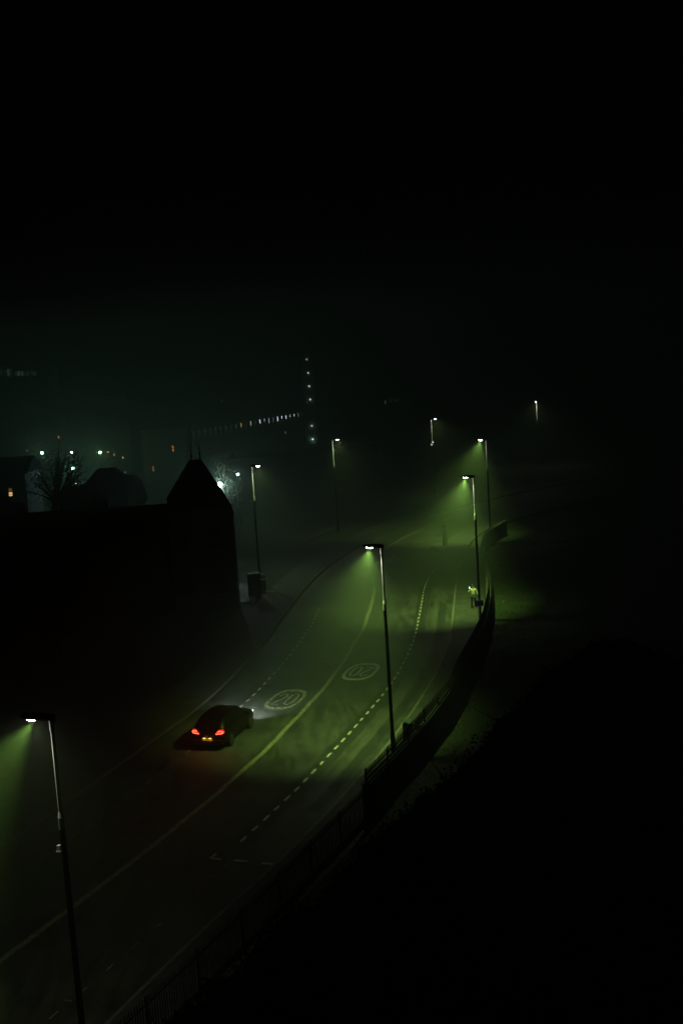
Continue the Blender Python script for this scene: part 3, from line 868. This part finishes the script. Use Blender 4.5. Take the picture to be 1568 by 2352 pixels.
# ------------------------------------------------------------------ things by the dark house
p = G(586, 1371)
kc = empty('utility_cabinet', (p.x, p.y, 0), AR(12), 'tall dark roadside cabinet with top edge toned to look lit beside the dark house', 'cabinet')
mb = MB(); mb.box((0, 0, .95), (.98, .7, 1.9)); mb.build('body', M['pole'], kc)
mb = MB(); mb.box((0, 0, 1.945), (1.06, .78, .08), 0, .9); mb.build('top', mat('lit_top_tone', (.10, .11, .09), .7), kc)  # paler than the body, imitating light caught on the top
for s in (-1, 1):
    mb = MB(); mb.box((s * .245, -.36, .95), (.46, .02, 1.7)); d = mb.build('door', M['pole'], kc)
    h = MB(); h.box((s * .05, -.375, 1.0), (.02, .02, .14)); h.build('handle', M['galv'], d)
p = G(605, 1357)
bn = empty('litter_bin', (p.x, p.y, 0), AR(0), 'slim dark litter bin with rounded hood right of the tall cabinet', 'bin')
mb = MB(); mb.tube([(0, 0, 0), (0, 0, .05), (0, 0, .95)], [.2, .24, .24], 16); mb.build('drum', mat('bin_green', (.03, .05, .04), .6), bn)
mb = MB(); mb.tube([(0, 0, 1.15), (0, 0, 1.3), (0, 0, 1.42), (0, 0, 1.47)], [.25, .25, .17, .03], 16); mb.build('hood', bpy.data.materials['lit_top_tone'], bn)  # same paler tone imitates light on the hood
mb = MB()
for a in (0, 1.57, 3.14, 4.71): mb.bar((.22 * math.cos(a), .22 * math.sin(a), .9), (.22 * math.cos(a), .22 * math.sin(a), 1.2), .03, .03)
mb.build('uprights', M['pole'], bn)
p = G(581, 1388)
bd = empty('board_sign', (p.x, p.y, 0), AR(35), 'low pale board standing on the forecourt in front of the tall cabinet', 'board')
mb = MB(); mb.box((0, 0, .36), (.5, .04, .5)); mb.build('board', mat('dull_board', (.13, .14, .10), .8), bd)
for s in (-1, 1):
    mb = MB(); mb.box((s * .2, .0, .055), (.04, .3, .11)); mb.build('foot', M['pole'], bd)

# ------------------------------------------------------------------ buildings
def pane_set(parent, nm, rects, Y, base, material, depth=.06, frame=True):
    """lit windows at frame positions (x, y, w, h in frame units), on the facade plane Y"""
    for (x, y, w_, h_) in rects:
        a = P(x, y, Y); s = (Y * 1.0) / FPX
        mb = MB(); ww, hh = w_ * s, h_ * s
        if frame:
            fr = MB()
            c = Vector((a.x, Y, a.z)) - base
            for dx in (-1, 1): fr.box((c.x + dx * (ww / 2 + .04), -.04 + c.y, c.z), (.08, .08, hh + .16))
            for dz in (-1, 1): fr.box((c.x, -.04 + c.y, c.z + dz * (hh / 2 + .04)), (ww, .08, .08))
            fr.box((c.x, -.045 + c.y, c.z), (ww, .05, .05))
            fo = fr.build('window', M['pole'], parent)
            mb.box((c.x, c.y - .015, c.z), (ww, .02, hh)); mb.build('pane', material, fo)
        else:
            c = Vector((a.x, Y, a.z)) - base
            mb.box((c.x, c.y - .03, c.z), (ww, .04, hh)); mb.build('window', material, parent)
def block(name, x0, x1, Y, depth, ztop, label, cat, material, roof='flat', rise=2.0, group=None):
    base = Vector(((x0 + x1) / 2, Y, 0))
    root = empty(name, base, 0, label, cat, group)
    W = x1 - x0
    mb = MB(); mb.box((0, depth / 2, ztop / 2), (W, depth, ztop)); mb.build('walls', material, root)
    rf = MB()
    if roof == 'flat':
        for s in (-1, 1): rf.box((s * (W / 2 + .05), depth / 2, ztop + .2), (.3, depth + .4, .4))
        rf.box((0, -.05, ztop + .2), (W - .2, .3, .4)); rf.box((0, depth + .05, ztop + .2), (W - .2, .3, .4))
        rf.build('parapet', material, root)
    else:
        e = .35
        x, y0, y1, z = W / 2 + e, -e, depth + e, ztop
        if roof == 'gable':
            vs = [(-x, y0, z), (x, y0, z), (x, y1, z), (-x, y1, z), (-x, depth / 2, z + rise), (x, depth / 2, z + rise)]
            rf.add(vs, [(0, 1, 5, 4), (2, 3, 4, 5), (1, 2, 5), (3, 0, 4), (3, 2, 1, 0)])
        else:
            k = roof if isinstance(roof, float) else W * .2
            vs = [(-x, y0, z), (x, y0, z), (x, y1, z), (-x, y1, z), (-k, depth * .4, z + rise), (k, depth * .4, z + rise), (k, depth * .6, z + rise), (-k, depth * .6, z + rise)]
            rf.add(vs, [(0, 1, 5, 4), (1, 2, 6, 5), (2, 3, 7, 6), (3, 0, 4, 7), (4, 5, 6, 7), (3, 2, 1, 0)])
        rf.build('roof', M['slate'], root)
    return root, base
WW = emitter('warm_window', (1.0, .42, .10), .75)
WB = emitter('bright_warm_window', (1.0, .62, .22), 1.6)
WG = emitter('greenish_window', (.42, .62, .36), .16)
WC = emitter('cold_window', (.62, .74, .80), .55)
WD = emitter('dim_teal_window', (.16, .34, .28), .12)
WS = emitter('small_white_light', (.85, 1, .95), 6)
# the gabled dark house beside the road
hx0, hx1, hy = -13.2, -8.42, 88.0
HA = AR(9)
base = Vector((-8.42 - 2.39 * math.cos(HA), 88 - 2.39 * math.sin(HA), 0))
hs = empty('gabled_house', base, HA, 'black tall house with steep roof and two finials, left of the road', 'house')
W = hx1 - hx0
mb = MB(); mb.box((0, 4.5, 3.9), (W, 9, 8.2)); mb.build('walls', M['brick_black'], hs)
RI = Matrix.Rotation(-HA, 3, 'Z')
r1, r2 = RI @ (P(441, 1062, 91.0) - base), RI @ (P(460, 1057, 93.0) - base)
mb = MB(); e = .06
vs = [(-W / 2 - e, -e, 8.0), (W / 2 + e, -e, 7.95), (W / 2 + e, 9 + e, 7.95), (-W / 2 - e, 9 + e, 8.0), (r1.x - .15, r1.y, r1.z), (r2.x + .1, r1.y + .2, r1.z), (r2.x + .1, r2.y + .6, r1.z), (r1.x - .15, r2.y + .6, r1.z)]
mb.add(vs, [(0, 1, 5, 4), (1, 2, 6, 5), (2, 3, 7, 6), (3, 0, 4, 7), (4, 5, 6, 7), (3, 2, 1, 0)])
mb.build('roof', M['slate'], hs)
for q in (r1, r2):
    z = r1.z
    mb = MB(); mb.tube([(q.x, q.y + .3, z - .1), (q.x, q.y + .3, z + 1.9)], [.06, .012], 8); mb.sphere((q.x, q.y + .3, z + .5), .11); mb.sphere((q.x, q.y + .3, z + .95), .07); mb.bar((q.x - .22, q.y + .3, z + 1.2), (q.x + .22, q.y + .3, z + 1.2), .03, .03)
    mb.build('finial', M['iron'], hs)
for z in (1.2, 4.6):
    for x in (-1.6, 1.0):
        mb = MB(); mb.box((x, -.03, z + .9), (1.0, .06, 1.7)); wn = mb.build('window', M['win_dark'], hs)
        mb = MB(); mb.box((x, -.08, z), (1.2, .18, .1)); mb.build('sill', M['stone'], wn)
mb = MB(); mb.tube([(W / 2 + .06, -.06, 0), (W / 2 + .06, -.06, 7.8)], .05, 8); mb.build('drainpipe', M['iron'], hs)
# long lower house behind it
wg, wb = block('long_house', -36, -14.4, 92, 9, 5.2, 'long dark lower house left of the steep-roofed one', 'house', M['brick_black'], 'gable', 2.3)
for x in (-8, -2, 5):
    mb = MB(); mb.box((x, 4.5, 7.6), (1.3, .9, 1.2)); ch = mb.build('chimney', M['brick_black'], wg)
    for dx in (-.35, 0, .35):
        q = MB(); q.tube([(x + dx, 4.5, 8.2), (x + dx, 4.5, 8.45)], .12, 8); q.build('chimney_pot', M['brick_black'], ch)
# truncated roof silhouette behind
a, b2 = P(215, 1082, 112), P(254, 1082, 112)
rh, rb = block('hip_roofed_house', a.x - 1.6, b2.x + 1.5, 112, 5, a.z - 2.2, 'dark house with flat-topped hipped roof below the left lights', 'house', M['brick_black'], (b2.x - a.x) / 2, 2.2)
# houses with warm windows
h1, bb = block('terraced_house', P(-60, 1130, 150).x, P(62, 1130, 150).x, 150, 8, 6.4, 'dark house at left edge with the brightest warm window', 'house', M['brick'], 'gable', 2)
pane_set(h1, 'window', [(25.5, 1135, 8, 9)], 150, bb, WB); pane_set(h1, 'window', [(24.5, 1125.5, 8, 8)], 150, bb, emitter('dim_warm_window', (1, .5, .14), .14), frame=False)
h2, bb = block('brick_flats', P(70, 1000, 205).x, P(300, 1000, 205).x, 205, 9, P(150, 992, 205).z, 'dark flats behind the bare tree with one small amber window high up', 'flats', M['brick'])
pane_set(h2, 'window', [(135.5, 1004, 3.6, 5)], 205, bb, WW)
pane_set(h2, 'window', [(263.5, 1043, 4.5, 10), (247.5, 1047, 4, 6), (252, 1070, 5, 5)], 205, bb, emitter('olive_window', (.5, .42, .14), .14))
pane_set(h2, 'window', [(262.5, 1044, 1.5, 3), (283, 1051, 1.6, 4.5)], 205, bb, WB, frame=False)
pane_set(h2, 'window', [(248.5, 1038.2, 5.5, 1.6)], 205, bb, emitter('yellow_strip', (1, .85, .45), 1.2), frame=False)
pane_set(h2, 'window', [(288.2, 1084.5, 1.6, 1.6), (63, 1034.5, 1.6, 1.6), (94, 1018.6, 1, 1)], 205, bb, emitter('faint_point', (.7, .9, .85), .8), frame=False)
h3, bb = block('stair_flats', P(325, 1000, 192).x, P(425, 1000, 192).x, 192, 8, P(380, 990, 192).z, 'dark flats with two narrow amber windows, left of the steep-roofed house', 'flats', M['brick'])
pane_set(h3, 'window', [(397.2, 1026.5, 3.6, 6), (398, 1034, 3.6, 6)], 192, bb, WW)
pane_set(h3, 'window', [(352.3, 1073.5, 3.4, 5), (352.7, 1079.5, 3.4, 5)], 192, bb, emitter('amber_window', (1, .38, .1), .5))
# far-left tall block with a dim lit upper floor
h4, bb = block('office_block', P(-90, 850, 250).x, P(88, 850, 250).x, 250, 14, P(0, 838, 250).z, 'tall office block at far left edge with dim teal windows on its top floor', 'office block', M['concrete'])
rn = random.Random(5)
x = -12
while x < 82:
    wd_ = rn.choice([4, 6, 9]); hh = rn.choice([11, 15, 18])
    e_ = emitter('teal_window', (.22, .45, .36), rn.choice([.035, .06, .10, .17]) * (1 if x < 70 else .3))
    pane_set(h4, 'window', [(x, 855 + (18 - hh) * .4, wd_, hh)], 250, bb, e_, frame=False)
    x += wd_ + rn.choice([2, 3, 5])
h5, bb = block('tall_flats', P(225, 860, 270).x, P(330, 860, 270).x, 270, 14, P(270, 853, 270).z, 'dark tower block with a single light at its roof line', 'tower block', M['concrete'])
pane_set(h5, 'window', [(273.5, 851.5, 3, 2.6)], 270, bb, emitter('roof_light', (.75, .95, .9), .9), frame=False)
# long lit-window block
pL, pR = P(430, 1000, 233), P(694, 954, 286)
dv = (pR - pL); dv.z = 0; Lr = dv.length; ang = math.atan2(dv.y, dv.x)
base = Vector((pL.x, pL.y, 0))
lb = empty('long_block', base, ang, 'long pale slab block with a receding row of narrow lit windows', 'office block')
mb = MB(); mb.box((Lr / 2 - 8, 7, 7.2), (Lr + 26, 14, 14.4)); mb.build('walls', M['concrete'], lb)
mb = MB(); mb.box((Lr / 2 - 8, -.06, 14.6), (Lr + 26.4, .3, .5)); mb.build('parapet', M['concrete'], lb)
nW = 25
zrow = 5.05
br = [.02, .015, .02, .03, .02, .03, .015, .03, .02, .05, ('y', .2), .015, ('c', .28), .03, 1, .35, .25, .12, .9, 1.1, 1.0, .5, .7, ('y', .14), .03]
mul = MB()
for k in range(nW):
    s = .2 + k * (Lr - .4) / (nW - 1); vv = br[k]
    col, st = ((.62, .66, .82), vv) if not isinstance(vv, tuple) else (((1, .75, .2), vv[1]) if vv[0] == 'y' else ((.85, .8, .55), vv[1]))
    if not isinstance(vv, tuple) and vv < .2: col = (.3, .55, .42)
    hh = rn.choice([.8, 1.0, .6, 1.15]) if k > 13 else .9
    fr = MB(); hw = .62
    for dx in (-.32, .32): fr.box((s + dx, -.05, zrow - .1), (.07, .1, 1.7))
    for z in (-.98, .78): fr.box((s, -.05, zrow + z), (.57, .1, .06))
    f_ = fr.build('window', M['pole'], lb)
    q = MB(); q.box((s, -.02, zrow + .72 - hh / 2), (.56, .03, hh)); q.build('pane', emitter('row_pane', col, st * 4.0), f_)
    q = MB(); q.box((s, -.02, zrow + .72 - hh - (1.62 - hh) / 2), (.56, .028, 1.62 - hh - .01)); q.build('pane', emitter('row_pane_low', (.3, .6, .45), .012 + .02 * (st > .2)), f_)
for (x, y, w_, h_, st) in ((373.5, 876, 5, 8, .035), (368, 840, 1.6, 7, .02), (446, 866, 5, 9, .02), (509, 921, 4.5, 7, .06), (586.5, 919.7, 3, 1.2, .12), (597, 908, 4.5, 8, .02), (607, 907, 4.5, 8, .02), (366.5, 944, 5, 8, .035), (353.5, 944, 5, 8, .015),
                           (380, 943, 5, 8, .015), (643, 843, 1.6, 2.5, .25), (655, 993.5, 1.6, 4, .6), (657.2, 1024, 1.8, 4, 1.1), (660, 1052.5, 2, 4, 1.3)):
    if y > 900: Yp = None
    q = MB()
    # intersection of the sight line with the facade plane of a taller rear slab
    d = ray(x, y); nrm = Vector((math.sin(ang), -math.cos(ang), 0)); t = ((base - nrm * (0 if y > 900 else 15)) - CAM).dot(nrm) / d.dot(nrm)
    X = CAM + d * t; s = X.y / FPX
    c = Matrix.Rotation(-ang, 3, 'Z') @ (X - base)
    q.box((c.x, c.y - .05, c.z), (w_ * s, .08, h_ * s)); q.build('window', emitter('faint_pane', (.4, .75, .6), st), lb)
mb = MB(); mb.box((Lr / 2 - 4, 22, 10.5), (Lr * .9, 14, 21)); mb.build('rear_slab', M['concrete'], lb)
# tower with column of stair lights
TY = 255
tx0, tx1 = P(696, 930, TY).x, P(724, 930, TY).x
tw, bb = block('stair_tower', tx0, tx1, TY, 10, P(700, 806, TY).z, 'tall dark tower block with a vertical column of bright stair lights', 'tower block', M['concrete'])
for i, (x, y) in enumerate(((704.2, 825.5), (707.8, 856.5), (710, 887), (712.3, 917.5), (716.3, 978.5), (718, 1008.8))):
    a = P(x, y, TY) - bb
    q = MB(); q.box((a.x, -.12, a.z), (.24, .2, .24)); lo_ = q.build('stair_light', emitter('stair_lamp', (.75, .93, .9), (1.2, 2.5, 3.5, 3.5, 3, 6)[i]), tw)
    q = MB(); q.box((a.x - .15, -.35, a.z - 1.55), (1.2, .7, .12)); q.build('balcony', M['concrete'], tw)
    ld = bpy.data.lights.new('stair_glow', 'POINT'); ld.energy = (1, 2, 3, 5, 7, 12)[i]; ld.color = (.6, 1, .8); ld.shadow_soft_size = .1
    l2 = bpy.data.objects.new('stair_glow', ld); COL.objects.link(l2); l2.parent = lo_; l2.location = (a.x - .1, -.5, a.z - .1)
h7, bb = block('far_flats', P(868, 920, 262).x, P(950, 920, 262).x, 262, 12, P(900, 905, 262).z, 'distant dark flats right of the tower with one faint window', 'flats', M['concrete'])
for (x, y, st) in ((884.5, 924, .1), (898, 920, .03), (907, 919, .03), (914, 918, .02), (928, 916, .012)):
    pane_set(h7, 'window', [(x, y, 3.6, 8)], 262, bb, emitter('far_pane', (.35, .75, .6), st), frame=False)
# low dark hall across the street, its flat roof against the haze
a, b2 = P(520, 1070, 158), P(800, 1040, 158)
h8, bb = block('low_hall', a.x, b2.x + 4, 158, 12, 5.4, 'low dark flat-roofed hall across the road behind the far lamps', 'hall', M['brick_black'])

# ------------------------------------------------------------------ other lights
def yard_lamp(x, y, z, label, power, col, r=.17, name='yard_lamp', es=22):
    p = G(x, y, z)
    root = empty(name, (p.x, p.y, 0), 0, label, 'lamp', 'small yard lamps in the distance')
    mb = MB(); mb.tube([(0, 0, 0), (0, 0, z - r)], [.07, .045], 8); mb.build('pole', M['pole'], root)
    mb = MB(); mb.tube([(0, 0, z + r * .8), (0, 0, z + r * 1.5)], [r * .9, r * .2], 12); mb.build('cap', M['pole'], root)
    mb = MB(); mb.sphere((0, 0, z), r * .9); g_ = mb.build('globe', emitter('globe_glass', col, es), root)
    if power:
        ld = bpy.data.lights.new('globe_light', 'POINT'); ld.energy = power; ld.color = col; ld.shadow_soft_size = .12
        lo = bpy.data.objects.new('globe_light', ld); COL.objects.link(lo); lo.parent = g_; lo.location = (0, -r * 1.8, z)
    return root
yard_lamp(97, 1040, 6.0, 'cold white lamp seen through the left side of the bare tree', 400, (.5, .95, .75), .26)
yard_lamp(165, 1039, 6.0, 'small white lamp right of the tree, above the bluish one', 60, (.7, 1, .8), .17)
yard_lamp(230.5, 1039, 6.0, 'green-haloed white lamp standing alone above the flat-topped roof', 480, (.5, 1.0, .5), .26)
yard_lamp(169, 1076, 6.0, 'bluish white lamp glowing low among the tree branches', 700, (.42, .85, .9), .26)
yard_lamp(546, 1089.5, 6.0, 'white globe lamp between the bright tree and the lamp pole', 170, (.7, .95, .95), .18)
yard_lamp(505, 1113, 7.45, 'very bright lamp hidden behind leaves beside the steep roof', 800, (.62, .95, 1.0), .26, 'flood_lamp', 60)
for (x, y, lab) in ((175, 1110, 'tiny white lamp low in the trees, upper of two'), (175, 1145, 'tiny white lamp low in the trees, lower of two')):
    yard_lamp(x, y, 4.0, lab, 0, (.9, 1, .9), .09, 'yard_lamp', 3)

# ------------------------------------------------------------------ trees
def tree(name, base, height, crown_c, crown_r, nleaf, leaf, seed, label, material, group, core=0.0, clumps=40, branches=14, cr=0.28):
    """trunk and limbs reaching into a crown of many small leaf faces gathered in clumps"""
    rnd = random.Random(seed)
    root = empty(name, base, 0, label, 'tree', group)
    tb = MB()
    c = Vector(crown_c); R = Vector(crown_r)
    fork = Vector((0, 0, max(.8, c.z - R.z * .8)))
    tr = max(.08, height * .02)
    tb.tube([(0, 0, -.2), fork * .5 + Vector((.08, .05, 0)), fork], [tr * 1.3, tr, tr * .85], 9)
    cl = []
    for k in range(clumps):
        while True:
            v = Vector((rnd.uniform(-1, 1), rnd.uniform(-1, 1), rnd.uniform(-1, 1)))
            if .25 < v.length < 1: break
        v = v * rnd.uniform(.85, 1.12)
        cl.append(Vector((c.x + v.x * R.x, c.y + v.y * R.y, c.z + v.z * R.z)))
    for k in range(min(branches, clumps)):
        e = cl[k]; md = fork.lerp(e, .5) + Vector((rnd.uniform(-.2, .2), rnd.uniform(-.2, .2), rnd.uniform(.0, .4))) * R.z * .3
        tb.tube([fork, fork.lerp(md, .5), md, e], [tr * .6, tr * .4, tr * .25, .015], 6)
        for _ in range(3):
            q = e + Vector((rnd.gauss(0, .3) * R.x, rnd.gauss(0, .3) * R.y, rnd.gauss(.1, .3) * R.z))
            tb.tube([md, md.lerp(q, .5) + Vector((0, 0, .1)), q], [tr * .2, tr * .12, .008], 5)
    tb.build('trunk', M['bark'], root)
    lb_ = MB()
    if core:
        n, m_ = 24, 16; vs = []; fs = []
        for j in range(m_ + 1):
            ph_ = math.pi * j / m_
            for k in range(n):
                t = 2 * math.pi * k / n
                d = Vector((math.sin(ph_) * math.cos(t), math.sin(ph_) * math.sin(t), math.cos(ph_)))
                s = core * (1 + .12 * noise.noise(d * 2.2 + Vector((seed, 0, 0))) + .10 * noise.noise(d * 6 + Vector((seed, 5, 0))))
                vs.append((c.x + d.x * R.x * s, c.y + d.y * R.y * s, c.z + d.z * R.z * s))
        for j in range(m_):
            for k in range(n): fs.append((j * n + k, (j + 1) * n + k, (j + 1) * n + (k + 1) % n, j * n + (k + 1) % n))
        lb_.add(vs, fs)
    for k in range(nleaf):
        if core:
            v = Vector((rnd.gauss(0, 1), rnd.gauss(0, 1), rnd.gauss(0, 1))).normalized()
            s = core * (1 + .12 * noise.noise(v * 2.2 + Vector((seed, 0, 0))) + .10 * noise.noise(v * 6 + Vector((seed, 5, 0)))) + rnd.uniform(-.03, .075) * (1 + 1.6 * noise.noise(v * 8))
            p_ = Vector((c.x + v.x * R.x * s, c.y + v.y * R.y * s, c.z + v.z * R.z * s))
        else:
            q = cl[rnd.randrange(len(cl))]
            p_ = q + Vector((rnd.gauss(0, cr) * R.x * .6, rnd.gauss(0, cr) * R.y * .6, rnd.gauss(0, cr) * R.z * .55))
        a = Vector((rnd.gauss(0, 1), rnd.gauss(0, 1), rnd.gauss(0, .6))).normalized(); b = a.orthogonal().normalized()
        b.rotate(Matrix.Rotation(rnd.uniform(0, 6.28), 3, a))
        l_ = leaf * rnd.uniform(.6, 1.3)
        lb_.add([p_ - a * l_, p_ + b * l_ * .5, p_ + a * l_, p_ - b * l_ * .5], [(0, 1, 2, 3)])
    lb_.build('crown', material, root)
    return root
# the bare-looking tree before the left lamps
b0 = P(130, 1150, 105); base = Vector((b0.x, 105, 0)); cz = P(130, 1085, 105).z
tree('tree', base, 10, (0, 0, cz - .4), (3.0, 2.5, 2.9), 5200, .075, 3, 'loose-leaved tree in front of the cold lamps at left', M['leaf_dark'], 'trees among the far houses', clumps=60, branches=26)
b0 = P(-38, 1150, 118); base = Vector((b0.x, 118, 0))
tree('tree', base, 8, (0, 0, 5.2), (3.4, 2.5, 2.8), 5000, .11, 4, 'dark tree at far left above the warm window', M['leaf_dark'], 'trees among the far houses', core=.8)
b0 = P(300, 1150, 122); base = Vector((b0.x, 122, 0)); cz = P(300, 1135, 122).z
tree('tree', base, 8, (0, 0, cz), (1.9, 1.6, 2.3), 3500, .10, 5, 'round dark tree between the two flats, below them', M['leaf_dark'], 'trees among the far houses', core=.85)
b0 = P(190, 1160, 108); base = Vector((b0.x, 108, 0)); cz = P(190, 1190, 108).z
tree('tree', base, 7, (0, 0, cz + .6), (3.6, 2, 3.0), 6000, .11, 6, 'broad dark tree low under the bluish lamp', M['leaf_dark'], 'trees among the far houses', core=.8)
# tree lit from behind by the flood lamp
FL = G(505, 1113, 7.45)
b0 = P(517, 1150, FL.y + .9); base = Vector((b0.x, FL.y + .9, 0)); cz = P(517, 1120, FL.y + .9).z
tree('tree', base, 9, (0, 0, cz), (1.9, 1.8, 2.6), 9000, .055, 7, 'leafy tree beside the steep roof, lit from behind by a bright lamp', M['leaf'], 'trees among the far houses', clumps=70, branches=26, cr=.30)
# near crowns hiding the lower right corner
EDGE = [(425, 2345, 21, 2.0), (530, 2245, 22, 2.2), (640, 2140, 23, 2.4), (772, 2030, 24.5, 2.4), (880, 1930, 26, 2.4), (985, 1835, 28, 2.5), (1095, 1725, 30, 2.6), (1190, 1632, 32, 2.6), (1275, 1540, 34, 2.8)]
for i, (x, y, Y, r) in enumerate(EDGE):
    rp = r * FPX / (Y + 2); q = P(x + .686 * rp * .97, y + .728 * rp * .97, Y)
    tree('near_tree', (q.x, q.y, 0), q.z + r, (0, 0, q.z), (r, r, r), 6500, .06, 20 + i, ('black foreground crown at the very bottom, left end of the dark mass', 'black foreground crown second from the left end of the dark mass', 'black foreground crown third from the left end, close to the railings', 'black foreground crown fourth from the left end, along the grass edge', 'black foreground crown fifth from the left end, along the grass edge', 'black foreground crown midway along the grass edge', 'black foreground crown third down from the upper end of the dark mass', 'black foreground crown next to the topmost one', 'topmost black foreground tree crown at right')[i], M['leaf_dark'], 'black near tree crowns', core=.97)
for i, (x, y, Y, r, lab) in enumerate(((1560, 1900, 30, 4.2, 'broad black crown filling the right edge'), (1330, 2200, 25, 4.2, 'broad black crown filling the lower right'), (980, 2420, 22, 3.0, 'broad black crown at the bottom edge of the dark mass'), (1560, 2420, 23, 3.0, 'black crown in the very bottom right corner'))):
    q = P(x, y, Y)
    tree('near_tree', (q.x, q.y, 0), q.z + r, (0, 0, q.z), (r, r, r * 1.02), 3500, .055, 30 + i, lab, M['leaf_dark'], 'black near tree crowns', core=.95)
# trees behind the far hall and right bank
for i, (x, y, r, lab) in enumerate(((-13.5, 118, 2.6, 'dark bushy tree between flood lamp and the lamp pole'), (-19, 74, 3.2, 'black tree on the left verge nearest the steep-roofed house'), (-24, 66, 3.4, 'black tree on the left verge, second'), (-27, 55, 3.2, 'black tree on the left verge nearest the camera'))):
    tree('verge_tree', (x, y, 0), 7, (0, 0, 4.2), (r, r, 2.6), 4500, .10, 40 + i, lab, M['leaf_dark'], 'verge trees', core=.85)

# ------------------------------------------------------------------ haze
mb = MB(); mb.box((0, 190, 12.5), (330, 440, 29))
hz = mb.build('haze', None); tag(hz, 'thin night fog filling the whole valley', 'haze', kind='stuff')
hm_ = bpy.data.materials.new('fog'); hm_.use_nodes = True; nt = hm_.node_tree; nt.nodes.clear()
pv = nt.nodes.new('ShaderNodeVolumePrincipled'); out = nt.nodes.new('ShaderNodeOutputMaterial')
pv.inputs['Color'].default_value = (.78, .95, .72, 1); pv.inputs['Density'].default_value = HAZE; pv.inputs['Anisotropy'].default_value = .15
nt.links.new(pv.outputs[0], out.inputs['Volume']); hz.data.materials.append(hm_)
hm_.cycles.homogeneous_volume = True
